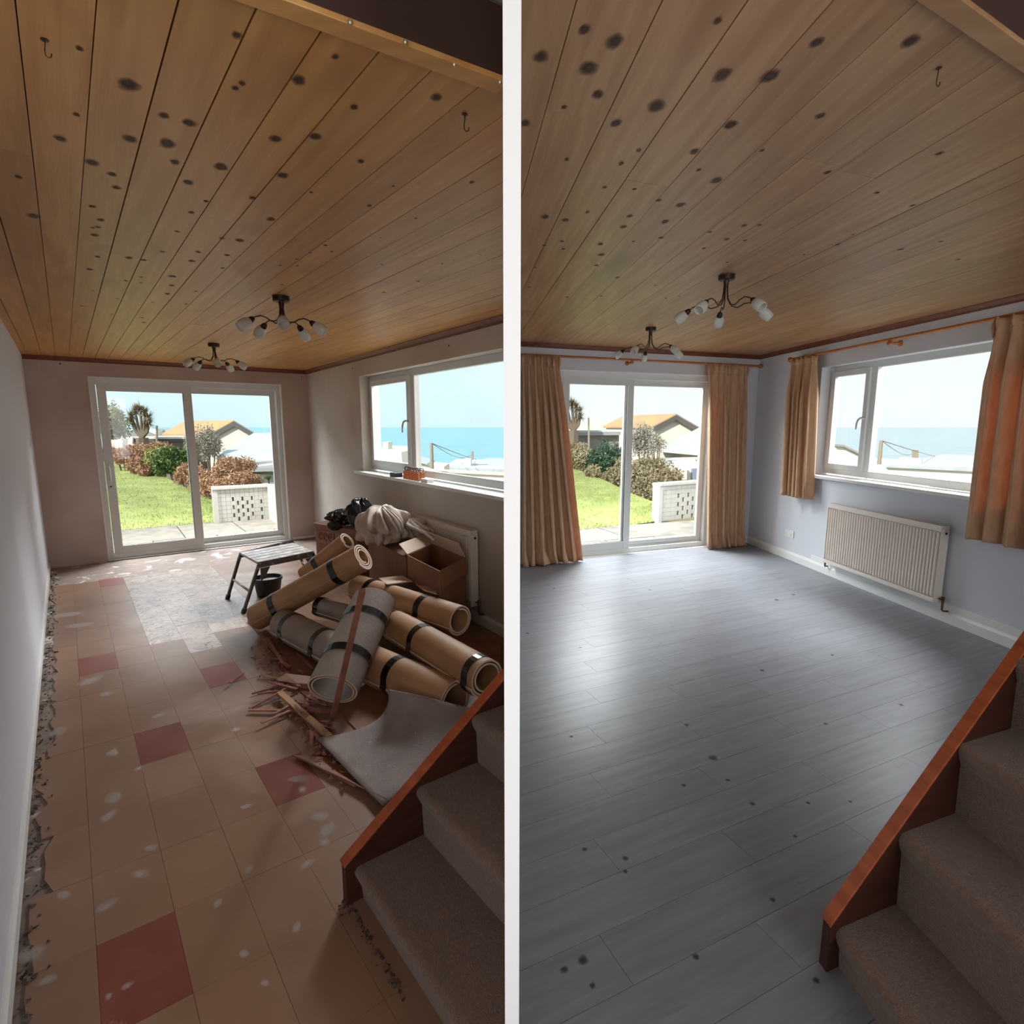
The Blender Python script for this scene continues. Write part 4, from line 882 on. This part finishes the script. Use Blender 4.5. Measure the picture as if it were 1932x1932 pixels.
def pole(w, s0, s1, z, o, ends, br, label):
    t = thing('curtain_pole', w.p(s0, z, o), label, 'curtain pole', rz=w.ang)
    m = MB(); m.tube([w.p(s0, z, o), w.p(s1, z, o)], .013, 14); m.build('rod', M['pole'], t, smooth=False)
    for s, d in ends:
        Mx = Matrix.Translation(w.p(s, z, o)) @ (w.e*d).to_track_quat('Z', 'Y').to_matrix().to_4x4()
        m = MB(); m.lathe([(.013, 0), (.018, .004), (.012, .010), (.020, .018), (.027, .030), (.026, .042), (.016, .053), (.0001, .057)], Mx, 16); m.build('finial', M['pole'], t, smooth=True)
    for s in br:
        m = MB(); Mx = Matrix.Translation(w.p(s, z-.03, 0)) @ w.n.to_track_quat('Z', 'Y').to_matrix().to_4x4(); m.lathe([(.026, 0), (.024, .012), (.012, .02), (.011, o-.01), (.018, o+.002), (.017, o+.02), (.0001, o+.022)], Mx, 14); m.wbox(w, s-.012, z-.03, s+.012, z-.005, o-.012, o+.012); m.build('bracket', M['pole'], t, smooth=False)
    return t
zp = RB.at(1440, 691, .1)[1]; spe = RB.at(1437, 691, .1)[0]
pole(RB, .03, min(spe, RB.L-.10), zp, .10, [(min(spe, RB.L-.10), 1)], [RB.at(1188, 670, .05)[0]], 'honey pine curtain pole above the patio door')
tc = curtain(RB, .035, .455, .035, .80, zp-.005, .01, 6, .075, .12, 'beige floor-length curtain at the left of the patio door', 21, puddle=.05)
tc = curtain(RB, RB.at(1333, 700, .1)[0], RB.at(1410, 700, .1)[0]-.02, RB.at(1332, 1020, .1)[0], RB.at(1403, 1020, .1)[0]-.04, zp-.005, .01, 6, .06, .11, 'beige floor-length curtain at the right of the patio door, by the corner', 22, puddle=.05)
zq = RW.at(1490, 680, .1)[1]; sq = RW.at(1491, 680, .1)[0]; zq = 2.30
pole(RW, sq+.03, 4.35, zq, .10, [(sq+.03, -1)], [RW.at(1690, 645, .05)[0], sq+.09], 'honey pine curtain pole above the sea-view window')
curtain(RW, sq+.06, RW.at(1540, 700, .1)[0], RW.at(1486, 900, .1)[0]+.02, RW.at(1533, 900, .1)[0], zq-.005, .77, 5, .055, .11, 'short beige curtain gathered at the left of the sea-view window', 23)
curtain(RW, RW.at(1873, 640, .1)[0], 4.25, RW.at(1826, 1000, .1)[0], 4.35, zq-.005, .735, 8, .06, .12, 'beige curtain at the right of the sea-view window, cut off by the frame', 24, mid=-.0)
s, z = RW.at(1490, 1007, 0)
t = thing('wall_socket', RW.p(s, z, 0), 'white double wall socket left of the radiator', 'socket', rz=RW.ang)
m = MB(); m.wbox(RW, s-.085, z-.043, s+.085, z+.043, 0, .009); m.build('face_plate', M['socket'], t, bevel=.003)
for d in (-.04, .04):
    m = MB(); m.wbox(RW, s+d-.008, z+.012, s+d+.008, z+.03, .009, .012); m.build('switch', M['socket'], t)
    m = MB(); m.wbox(RW, s+d-.003, z-.006, s+d+.003, z+.004, .009, .0095); m.wbox(RW, s+d-.013, z-.024, s+d-.006, z-.02, .009, .0095); m.wbox(RW, s+d+.006, z-.024, s+d+.013, z-.02, .009, .0095); m.build('pin_holes', M['black'], t)

# ================================================================ OUTDOORS
m = MB()
ys = [5.6, 9, 14, 20, 30, 45, 160]; zs = [-.42, -.45, -.6, -.6, -1.3, -3.2, -24]
rows = [[Vector((x*(1+y*.12), y, z)) for x in (-9, -4, -1.5, 0, 1.5, 4, 9)] for y, z in zip(ys, zs)]
vs = [p for r_ in rows for p in r_]; fs = [(i*7+j, i*7+j+1, (i+1)*7+j+1, (i+1)*7+j) for i in range(6) for j in range(6)]
m.add(vs, fs); m.build('ground', M['earth'], None, kind='structure')
m = MB(); m.add([(-9000, 120, -22), (9000, 120, -22), (16000, 14000, -22), (-16000, 14000, -22)], [(0, 1, 2, 3)]); m.build('sea', M['sea'], None, kind='structure')
# ground just outside, next to the houses
m = MB(); m.add([(-7, 4, -.46), (6, 4, -.46), (6, 6, -.46), (-7, 6, -.46)], [(0, 1, 2, 3)]); m.build('ground', M['earth'], None, kind='structure')
def lawn(px_near, px_far, z, yf, label):
    n = len(px_near); N_ = 40
    def lerp(P, f):
        x = f*(len(P)-1); i = min(int(x), len(P)-2); return P[i].lerp(P[i+1], x-i)
    A = [G(u, v+2.5, z) for u, v in px_near]; B = [S(u, v, y) for (u, v), y in zip(px_far, yf)]
    m = MB()
    def fn(a, b):
        p = lerp(A, a).lerp(lerp(B, a), b); p.z += .015*math.sin(9*a+3*b)*b; return p
    m.grid(fn, 30, 20); lw = m.build('lawn', M['grass'], None, smooth=True, kind='structure')
    # blades near the paving
    rr = random.Random(5); m = MB()
    for k in range(5200):
        a, b = rr.random(), rr.random()**1.7; p = fn(a, b*.999); h_ = rr.uniform(.02, .05); g = rr.uniform(0, 6.28); w_ = .006
        m.add([p+Vector((math.cos(g), math.sin(g), 0))*w_, p-Vector((math.cos(g), math.sin(g), 0))*w_, p+Vector((rr.gauss(0, .015), rr.gauss(0, .015), h_))], [(0, 1, 2)])
    o = m.build('grass_blades', M['grass'], lw, kind='stuff', fix=False)
def patio(w, s0, s1, px, z, n):
    dist = -(G(px[0], px[1], z)-w.A).dot(w.n)-.235+.02
    t = thing('patio', w.p(s0, z, -.22), kind='structure', rz=w.ang)
    m = MB(); m.wbox(w, s0-.05, z-.5, s1+.05, z-.03, -dist-.22, -.225); m.build('bedding', M['concrete'], t)
    st = (s1-s0)/n; rows = 2; dd = (dist)/rows
    for r_ in range(rows):
        for k in range(-1, n+1):
            a = s0+st*(k+.5*(r_ % 2)); b = a+st; a = max(a, s0); b = min(b, s1)
            if b-a < .1: continue
            m = MB(); m.wbox(w, a+.008, z-.04, b-.008, z+random.uniform(-.004, .004), -.235-dd*(r_+1)+.008, -.235-dd*r_); m.build('paving_slab', M['slab'], t)
def leafball(c, rx, ry, rz, n, size, mat, seed, inner=.55, lump_=.25, squash=None):
    n = int(n*1.9); size *= .62
    rr = random.Random(seed); ph = [rr.uniform(0, 6.28) for _ in range(6)]; m = MB()
    for k in range(n):
        g = rr.uniform(0, 6.283); e = math.asin(rr.uniform(-.9, 1)); q = (1+lump_*(math.sin(3*g+ph[0])*math.cos(2*e+ph[1])+.6*math.sin(7*g+4*e+ph[2])*.6))*rr.uniform(inner, 1)
        p = Vector(c)+Vector((rx*math.cos(e)*math.cos(g), ry*math.cos(e)*math.sin(g), rz*math.sin(e)))*q
        a = Vector((rr.gauss(0, 1), rr.gauss(0, 1), rr.gauss(0, 1))).normalized(); b = a.cross(Vector((rr.gauss(0, 1), rr.gauss(0, 1), rr.gauss(0, 1)))).normalized(); s_ = size*rr.uniform(.6, 1.3)
        m.add([p-a*s_, p+b*s_*.42, p+a*s_, p-b*s_*.42], [(0, 1, 2, 3)])
    return m
def gz(y):
    Y = [5.6, 9, 14, 20, 30, 45, 160]; Zz = [-.42, -.45, -.6, -.6, -1.3, -3.2, -24]
    for i in range(6):
        if y <= Y[i+1]: return Zz[i]+(Zz[i+1]-Zz[i])*(y-Y[i])/(Y[i+1]-Y[i])
    return -24
def shrub(u, v, y, pw, ph_, mat, label, seed, leaf=.07, n=2200, cat='shrub', group=None, name='garden_shrub', trunk_to=None, inner=.55):
    k = y/F; c = S(u, v, y); rx, rz = pw*k, ph_*k; base = Vector((c.x, c.y, c.z-rz))
    zb = min(base.z-.25, gz(y)-.02)
    t = thing(name, Vector((c.x, c.y, zb)), label, cat, group)
    leafball(c, rx, max(rx*.8, .3), rz, n, leaf, mat, seed, inner).build('foliage', M[mat], t, kind='stuff', fix=False)
    rr = random.Random(seed+99)
    for i in range(4):
        g = rr.uniform(0, 6.28); q = c+Vector((math.cos(g)*rx*.6, math.sin(g)*rx*.4, rz*rr.uniform(.1, .7)))
        m = MB(); m.tube([Vector((c.x, c.y, zb))+Vector((math.cos(g), math.sin(g), 0))*.04, (Vector((c.x, c.y, zb))+q)/2+Vector((.03, 0, 0)), q], [.03*y/15, .02*y/15, .006*y/15], 6); m.build('branch', M['bark'], t)
    return t
def pp(pts, y, dy, name, mat, parent, **k):     # a solid whose front face, y metres away, has these corners in the photograph
    m = MB(); m.prism([S(u, v, y) for u, v in pts], (0, dy, 0)); return m.build(name, M[mat], parent, **k)
def building(u, v, y, name, label, cat='house', group=None): return thing(name, S(u, v, y), label, cat, group)
def screen_wall(top0, bot0, top1, bot1, z, holes, n, label, ret=None):
    A = G(*bot0, z); B = G(*bot1, z); w = Wall((A.x, A.y), (B.x, B.y)); hh = S(top0[0], top0[1], A.y).z-z
    t = thing('screen_wall', A, label, 'wall', rz=w.ang)
    L_ = w.L; nc = 11; cw = L_/nc; rh = (hh-.05)/8
    hs = set()
    for c_, r_ in holes: hs.add((c_, r_))
    for r_ in range(8):
        for c_ in range(nc):
            a = cw*c_; b = a+cw; z0 = z+rh*r_; z1 = z0+rh
            if (c_, r_) in hs:
                m = MB(); m.wbox(w, a, z0, a+cw*.28, z1, -.14, 0); m.wbox(w, b-cw*.28, z0, b, z1, -.14, 0); m.build('pierced_block', M['blockwall'], t)
            else:
                m = MB(); m.wbox(w, a+.0015, z0+.0015, b-.0015, z1-.0015, -.14, -random.uniform(0, .003)); m.build('block', M['blockwall'], t)
    m = MB(); m.wbox(w, -.05, z+hh-.05, L_+.05, z+hh, -.17, .03); m.build('coping', M['blockwall'], t, bevel=.006)
    m = MB(); m.wbox(w, -.05, z-.05, .03, z+hh-.05, -.15, .012); m.build('end_pier', M['blockwall'], t)
    return w, hh, t
HOLES = [(3, 5), (3, 3), (3, 1), (4, 4), (4, 2), (4, 0), (5, 5), (5, 3), (5, 1), (6, 4), (6, 2), (6, 0), (7, 5), (7, 3), (7, 1), (9, 4), (9, 2), (9, 0)]
PZ = -.10
# ---- garden beyond the left room's patio door
patio(LB, -.6, 5.2, (300, 993), PZ, 7)
lawn([(150, 1006), (220, 1001), (300, 993), (410, 984), (440, 981)], [(170, 856), (220, 869), (300, 895), (380, 935), (440, 958)], PZ-.01, (20, 19, 16, 12.5, 11), '')
w_, hh, t = screen_wall((404, 919), (411, 986), (503, 909), (508, 978), PZ, HOLES, 1, 'white painted block screen wall by the lawn, seen through the uncurtained patio door')
m = MB(); B_ = w_.p(w_.L, PZ, 0); m.hexa([B_+Vector((0, 0, -.05)), B_+Vector((.12, 0, -.05)), B_+Vector((.75, -.95, -.05)), B_+Vector((.63, -.95, -.05))]+[B_+x+Vector((0, 0, hh+.01)) for x in (Vector((0, 0, 0)), Vector((.12, 0, 0)), Vector((.75, -.95, 0)), Vector((.63, -.95, 0)))]); m.build('return_wall', M['blockwall'], t)
lab = 'seen through the uncurtained patio door'
shrub(325, 872, 15.5, 34, 29, 'leaf_green', 'rounded glossy green bush beside the sunlit lawn, '+lab, 1, .075, 2600)
shrub(292, 872, 15.8, 20, 27, 'leaf_pale', 'yellow-green bush at the left flank of the glossy green bush', 2, .07, 1300)
shrub(262, 852, 19, 34, 14, 'leaf_brown', 'russet hedge clump behind the top of the sunlit lawn', 3, .07, 1800)
shrub(300, 845, 20, 26, 10, 'leaf_brown', 'farther russet hedge clump below the flat shed roof', 4, .07, 1300)
GH = 'russet hedge plants along the sunlit lawn'
for k, (u, v, pw, ph_) in enumerate([(205, 855, 20, 14), (232, 863, 18, 15), (258, 878, 18, 16), (277, 888, 14, 12), (352, 895, 20, 20), (376, 905, 22, 26), (398, 917, 24, 28), (425, 925, 24, 26)]):
    shrub(u, v, 17-(u-205)*.02, pw, ph_, 'leaf_brown', ORD[k]+' russet hedge plant from the left in the row edging the sunlit lawn', 10+k, .06, 1100, 'hedge', GH, 'hedge_plant')
shrub(440, 882, 15.5, 40, 20, 'leaf_brown', 'wide russet bush right of the door mullion, beyond the block screen wall', 30, .065, 2000)
shrub(455, 905, 14.5, 36, 16, 'leaf_brown', 'low russet bush directly behind the block screen wall', 31, .06, 1400)
shrub(392, 838, 22, 26, 34, 'leaf_grey', 'tall grey twiggy tree in front of the gabled house beyond the sunlit lawn', 32, .075, 2200, 'tree', None, 'garden_tree', inner=.35)
shrub(362, 848, 18, 12, 26, 'leaf_olive', 'narrow olive bush left of the grey twiggy tree', 33, .06, 900)
shrub(212, 800, 24, 26, 36, 'leaf_pale', 'straw-green tree at the far left of the sunlit garden', 34, .09, 2200, 'tree', None, 'garden_tree')
def cordyline(u, v, y, k, label, vb):
    g0 = S(u+4, 826 if u < 900 else 812, y); b = g0.copy(); b.z = gz(y)-.02
    t = thing('cabbage_tree', b, label, 'tree'); heads = [(-16, -10), (-9, -20), (1, -24), (9, -17), (16, -8), (18, 4), (-17, 0)]; rr = random.Random(4)
    m = MB(); m.tube([b, g0], [.34*k, .26*k], 8); m.build('trunk', M['bark'], t)
    for i, (du, dv) in enumerate(heads):
        h_ = S(u+du*k, v+dv*k, y); m = MB(); m.tube([g0, g0.lerp(h_, .4)+Vector((du*.006, 0, 0)), h_], [.10*k, .07*k, .05*k], 6); m.build('branch', M['bark'], t)
        m = MB()
        for j in range(110):
            d = Vector((rr.gauss(0, 1), rr.gauss(0, 1), rr.gauss(.15, .8))).normalized(); s_ = Vector((-d.y, d.x, 0)).normalized()*.035*k; m.add([h_-s_, h_+s_, h_+d*rr.uniform(.25, .5)*k], [(0, 1, 2)])
        m.build('leaf_head', M['leaf_olive'], t, kind='stuff', fix=False)
    return t
cordyline(264, 795, 26, 1.0, 'cabbage palm with forked trunks above the sheds, through the uncurtained patio door', 826)
# fence posts
for k, u in enumerate((199, 209, 219, 228)):
    pp([(u-3, 830), (u+3, 830), (u+3, 914), (u-3, 914)], 21, .3, 'fence_post', 'wall_white', None, label=ORD[k]+' white pier from the left at the far left of the sunlit garden', cat='pier', group='white piers beyond the hedge')
t = building(290, 850, 27, 'garden_shed', 'flat-roofed building with a dark fascia beyond the russet hedge', 'shed')
pp([(250, 829), (345, 829), (345, 912), (250, 912)], 27, 2.5, 'wall', 'wall_grey', t); pp([(249, 828), (347, 828), (347, 833), (249, 834)], 26.7, 3, 'fascia', 'tarmac', t); pp([(222, 825), (250, 825), (250, 856), (226, 912)], 26.6, 2.5, 'white_wall', 'wall_white', t); pp([(247, 824), (347, 825), (347, 828), (247, 828)], 26.7, 3, 'roof', 'wall_pale', t)
t = building(300, 820, 45, 'bungalow', 'long pale-roofed bungalow behind the flat-roofed building, through the uncurtained patio door')
pp([(240, 810), (296, 809), (296, 880), (240, 880)], 58, 8, 'wall', 'wall_white', t); pp([(290, 812), (372, 811), (372, 880), (290, 880)], 59, 8, 'wall', 'roof_pale', t); pp([(330, 826), (362, 812), (380, 826)], 57, 5, 'roof', 'wall_grey', t); pp([(225, 812), (262, 826), (225, 826)], 43, 3, 'roof', 'roof_grey', t)
pp([(293.6, 803), (295.6, 803), (295.6, 912), (293.6, 912)], 26, .1, 'thin_post', 'wood_grey', None, label='thin dark post rising above the flat-roofed building', cat='post')
def gable_house(apex, lft, rgt, base, ev, y, label, orange='roof_orange'):
    t = building(apex[0], base, y, 'gabled_house', label); ev = Vector(ev)
    m = MB(); m.prism([S(u, v, y) for u, v in (lft, (lft[0], base), (rgt[0], base), rgt, apex)], ev); m.build('wall', M['wall_pale'], t)
    a, l, r_ = S(*apex, y), S(*lft, y), S(*rgt, y); up = Vector((0, 0, .12)); of = -ev.normalized()*.3; e = ev*1.06
    for p, q, mt in ((a, l+(l-a)*.12, orange), (a, r_+(r_-a)*.12, 'roof_grey')):
        m = MB(); m.prism([p+of+up, q+of+up, q+of+e+up, p+of+e+up], (0, 0, .16)); m.build('roof_slope', M[mt], t)
        m = MB(); m.prism([p+of+up*1.5, q+of+up*1.5, q+of-up*2, p+of-up*2], (0, -.06, 0)); m.build('barge_board', M['tarmac'], t)
    return t
gable_house((438, 799), (395, 823), (472, 819), 900, (-6.5, 4.5, 0), 47, 'gabled house with an orange lichened roof, through the uncurtained patio door')
t = building(470, 860, 30, 'pale_roofed_house', 'big pale slate roof with solar panels right of the grey twiggy tree', 'house')
def slope_roof(t, pts_y, mat, th, name='roof_slope'):
    m = MB(); m.prism([S(u, v, y) for u, v, y in pts_y], (0, 0, -th)); return m.build(name, M[mat], t)
slope_roof(t, [(410, 860, 28), (520, 869, 26), (600, 866, 26), (600, 816, 40), (478, 817, 40)], 'roof_pale', .15)
slope_roof(t, [(475, 840.5, 33), (487, 833, 35.2), (540, 834, 35.2), (540, 841, 33)], 'solar', .02, 'solar_panel'); slope_roof(t, [(456, 850, 30.4), (470, 842, 32.6), (540, 843.5, 32.6), (540, 852.5, 30.4)], 'solar', .02, 'solar_panel')
pp([(410, 860), (560, 870), (560, 912), (412, 912)], 28.5, 6, 'wall', 'wall_grey', t); pp([(428, 863), (437, 864), (437, 870), (428, 870)], 28.3, .2, 'window', 'wall_white', t); pp([(440, 864), (456, 865), (450, 872), (440, 870)], 28.3, .2, 'window', 'wall_white', t)
t = building(470, 915, 19, 'garage', 'small white garage with a grey flat roof behind the block screen wall', 'garage')
pp([(440, 885), (462, 885), (462, 912), (440, 912)], 19, 4, 'wall', 'wall_white', t); pp([(462, 886), (560, 884), (560, 912), (462, 912)], 19.4, 4, 'wall', 'wall_pale', t); pp([(472, 893), (520, 896), (520, 912), (472, 912)], 19.2, .3, 'door', 'roof_pale', t)
slope_roof(t, [(438, 885, 18.8), (560, 881, 18.8), (560, 866, 25), (462, 872, 25)], 'roof_grey', .12, 'roof')
def spiky(u, v, y, r, label, seed, mat='leaf_pale', n=90):
    c = S(u, v, y); t = thing('spiky_plant', c, label, 'plant'); rr = random.Random(seed); m = MB(); k = r*y/F
    for j in range(n):
        d = Vector((rr.gauss(0, .8), rr.gauss(0, .8), rr.uniform(.1, 1.4))).normalized(); s_ = Vector((-d.y, d.x, 0)).normalized()*.05*k; m.add([c-s_, c+s_, c+d*rr.uniform(.6, 1.1)*k], [(0, 1, 2)])
    m.build('leaves', M[mat], t, kind='stuff', fix=False)
    m = MB(); m.tube([Vector((c.x, c.y, gz(y)-.02)), c], [.06*k, .09*k], 6); m.build('stem', M['bark'], t)
spiky(475, 878, 20, 13, 'spiky yellow-green plant on the garage roof edge', 1); spiky(507, 905, 16, 16, 'spiky yellow-green plant at the right edge of the uncurtained patio door', 2)

# ---- garden beyond the right room's patio door
patio(RB, -.6, 5.2, (1140, 994), PZ, 7)
lawn([(1040, 1004), (1090, 1000), (1140, 994), (1200, 986), (1250, 980)], [(1040, 864), (1085, 884), (1130, 902), (1190, 930), (1260, 955)], PZ-.01, (19, 17.5, 15.5, 12.5, 11), '')
w_, hh, t = screen_wall((1238, 912), (1245, 984), (1340, 905), (1345, 972), PZ, HOLES, 2, 'white painted block screen wall seen between the floor-length curtains')
m = MB(); B_ = w_.p(w_.L, PZ, 0); m.hexa([B_+Vector((0, 0, -.05)), B_+Vector((.12, 0, -.05)), B_+Vector((1.2, -.95, -.05)), B_+Vector((1.08, -.95, -.05))]+[B_+x+Vector((0, 0, hh+.01)) for x in (Vector((0, 0, 0)), Vector((.12, 0, 0)), Vector((1.2, -.95, 0)), Vector((1.08, -.95, 0)))]); m.build('return_wall', M['blockwall'], t)
lab = 'seen between the floor-length curtains'
shrub(1146, 868, 16.5, 34, 32, 'leaf_dark', 'dark blue-green bush above the lawn, '+lab, 51, .08, 2800)
shrub(1098, 868, 17.5, 24, 26, 'leaf_olive', 'olive-brown bush left of the dark blue-green bush', 52, .07, 1700)
shrub(1085, 850, 20, 26, 14, 'leaf_olive', 'low olive hedge clump under the grey flat roof, at the curtain edge', 53, .07, 1300)
for k, (u, v, pw, ph_) in enumerate([(1120, 890, 16, 12), (1160, 900, 24, 18), (1178, 888, 22, 28), (1196, 905, 24, 28), (1222, 915, 24, 30), (1250, 925, 24, 26)]):
    shrub(u, v, 16-(u-1100)*.016, pw, ph_, 'leaf_olive', ORD[k]+' olive hedge plant from the left edging the lawn between the curtains', 60+k, .06, 1200, 'hedge', 'olive hedge plants along the lawn', 'hedge_plant')
shrub(1225, 885, 15.5, 38, 22, 'leaf_olive', 'wide olive bush right of the mullion between the curtains', 70, .065, 2000)
shrub(1262, 898, 15, 30, 14, 'leaf_olive', 'low olive bush behind the block screen wall between the curtains', 71, .06, 1300)
shrub(1212, 832, 22, 27, 32, 'leaf_grey', 'grey twiggy tree in front of the cream gable, between the curtains', 72, .075, 2200, 'tree', None, 'garden_tree', inner=.35)
shrub(1238, 838, 21, 18, 18, 'leaf_grey', 'bare greyish bush reaching right of the twiggy tree, between the curtains', 74, .06, 900, inner=.3)
cordyline(1078, 783, 26, .95, 'cabbage palm half hidden by the left floor-length curtain', 812)
t = building(1110, 850, 27, 'garden_shed', 'flat-roofed building with a grey fascia beyond the olive hedge, between the curtains', 'shed')
pp([(1055, 820), (1168, 819), (1168, 912), (1055, 912)], 27, 2.5, 'wall', 'wall_grey', t); pp([(1052, 816), (1171, 815), (1171, 821), (1052, 822)], 26.7, 3, 'fascia', 'roof_grey', t); pp([(1052, 812), (1171, 812), (1171, 815.5), (1052, 816)], 26.7, 3, 'roof', 'roof_pale', t)
t = building(1130, 815, 45, 'bungalow', 'long cream-roofed bungalow behind the flat-roofed building, between the curtains')
pp([(1086, 793), (1186, 792), (1186, 880), (1086, 880)], 58, 8, 'wall', 'wall_pale', t); pp([(1150, 814), (1176, 800), (1200, 800), (1200, 814)], 57, 5, 'roof', 'wall_grey', t)
pp([(1109.5, 788), (1112.5, 788), (1112.5, 912), (1109.5, 912)], 26, .1, 'thin_post', 'wood_grey', None, label='thin grey post above the flat roof, between the curtains', cat='post')
gable_house((1272, 787), (1232, 808), (1310, 809), 900, (-2.6, 8, 0), 47, 'cream gabled house with an orange-brown roof, between the curtains', 'roof_orange')
t = building(1290, 860, 30, 'pale_roofed_house', 'big pale slate roof sloping down beside the right floor-length curtain', 'house')
slope_roof(t, [(1245, 847, 28), (1400, 861, 26), (1440, 860, 26), (1440, 806, 40), (1318, 807, 40)], 'roof_pale', .15)
slope_roof(t, [(1292, 842.5, 30), (1298, 839, 31), (1400, 845, 31), (1400, 850, 30)], 'solar', .02, 'solar_panel')
pp([(1250, 848), (1400, 862), (1400, 890), (1252, 885)], 28.5, 6, 'wall', 'wall_pale', t)
for k in range(5): pp([(1262+6*k, 864), (1266+6*k, 864), (1266+6*k, 872), (1262+6*k, 872)], 28.3, .2, 'window', 'glassdark', t)
t = building(1300, 895, 19, 'garage', 'small white garage behind the block screen wall, between the curtains', 'garage')
pp([(1275, 878), (1296, 879), (1296, 905), (1275, 905)], 19, 4, 'wall', 'wall_white', t); pp([(1299, 876), (1400, 874), (1400, 905), (1299, 905)], 19.4, 4, 'wall', 'wall_white', t); pp([(1307, 884), (1350, 884), (1350, 905), (1307, 905)], 19.2, .3, 'door', 'solar', t)
spiky(1316, 873, 21, 13, 'thin spiky plant on the garage roof, between the curtains', 5, 'leaf_olive')

# ---- seen through the left room's side window
t = building(735, 890, 16, 'white_house', 'white rendered house end with a chimney, through the casement of the stripped room window')
pp([(700, 848), (747, 849), (757, 853), (764, 930), (700, 930)], 16, 3, 'wall', 'wall_white', t); pp([(722, 834), (732, 834), (732, 849), (722, 849)], 16.3, .6, 'chimney', 'wall_pale', t)
def upole(u0, v0, v1, y, label, wires):
    p0, p1 = S(u0, v0, y), S(u0, v1, y); p1.x = p0.x; t = thing('utility_pole', p1, label, 'pole')
    m = MB(); m.tube([p1, p0], [.12*y/30, .085*y/30], 8); m.build('pole_shaft', M['wood_grey'], t)
    for (u, v, yy) in wires:
        q = S(u, v, yy); m = MB(); m.tube([p0.lerp(q, f)+Vector((0, 0, -.5*math.sin(math.pi*f))) for f in [i/10 for i in range(11)]], .018, 4); m.build('wire', M['wood_grey'], t)
upole(814, 836, 915, 25, 'weathered utility pole beyond the stripped room window', [(890, 858, 60), (951, 868, 70)])
spiky(789, 897, 14, 26, 'spiky yucca outside the stripped room window, left of the pole', 7, 'leaf_pale', 80)
t = building(880, 900, 34, 'seaside_house', 'white seaside house with a pale blue roof, through the stripped room window')
pp([(838, 880), (1000, 884), (1000, 930), (838, 930)], 34, 8, 'wall', 'wall_white', t)
slope_roof(t, [(835, 881, 33.6), (1010, 888, 33.6), (1010, 866, 42), (925, 864, 42), (872, 873, 40)], 'roof_pale', .2)
pp([(875, 866), (888, 867), (888, 884), (875, 884)], 35, 1.2, 'chimney', 'wall_white', t); pp([(889, 852), (892.5, 852), (892.5, 868), (889, 868)], 35.3, .4, 'chimney_pot', 'wood_grey', t)
t = building(850, 905, 20, 'garden_wall', 'long white boundary wall below the seaside house', 'wall')
pp([(764, 886), (812, 889), (1010, 899), (1010, 960), (760, 960)], 20, .4, 'wall_body', 'wall_white', t); pp([(763, 884), (812, 887), (1010, 896.5), (1010, 900), (763, 888)], 19.9, .6, 'coping', 'wall_pale', t)
t = building(790, 872, 30, 'white_house', 'low white gable between the casement and the pole of the stripped room window')
pp([(768, 868), (800, 876), (838, 880), (838, 905), (764, 905)], 29, 2.5, 'wall', 'wall_white', t); pp([(767, 864), (806, 874), (806, 877), (767, 867)], 28.8, 2.9, 'roof', 'roof_pale', t)

# ---- seen through the right room's side window
t = building(1590, 870, 16, 'white_house', 'white gable end seen through the casement left of the curtained window pane')
pp([(1560, 838), (1578, 840), (1592, 841), (1618, 854), (1640, 866), (1640, 925), (1556, 925)], 16, 3, 'wall', 'wall_white', t); pp([(1577, 838), (1592, 839), (1640, 862), (1640, 866), (1592, 843), (1577, 842)], 15.9, 3.2, 'roof_edge', 'roof_grey', t)
upole(1663, 831, 915, 25, 'grey utility pole beyond the curtained sea-view window', [(1730, 852, 60), (1835, 862, 70)])
spiky(1636, 884, 14, 22, 'thin yucca outside the curtained sea-view window', 9, 'leaf_olive', 70)
t = building(1730, 875, 34, 'seaside_house', 'white seaside house with a broad pale roof, through the curtained sea-view window')
pp([(1685, 874), (1850, 880), (1850, 925), (1685, 925)], 34, 8, 'wall', 'wall_white', t)
slope_roof(t, [(1675, 878, 33.6), (1900, 884, 33.6), (1900, 862, 42), (1782, 857, 42), (1745, 864, 40)], 'roof_pale', .2)
pp([(1722, 864), (1740, 865), (1740, 876), (1722, 876)], 35, 1.2, 'chimney', 'wall_pale', t); pp([(1729, 849), (1733, 849), (1733, 865), (1729, 865)], 35.3, .4, 'chimney_pot', 'wood_grey', t)
t = building(1720, 890, 20, 'garden_wall', 'long white boundary wall below the broad pale roof, through the sea-view window', 'wall')
pp([(1632, 876), (1680, 881), (1900, 893), (1900, 950), (1625, 950)], 20, .4, 'wall_body', 'wall_white', t); pp([(1674, 878), (1900, 889), (1900, 893), (1674, 882)], 19.9, .6, 'coping', 'roof_pale', t)
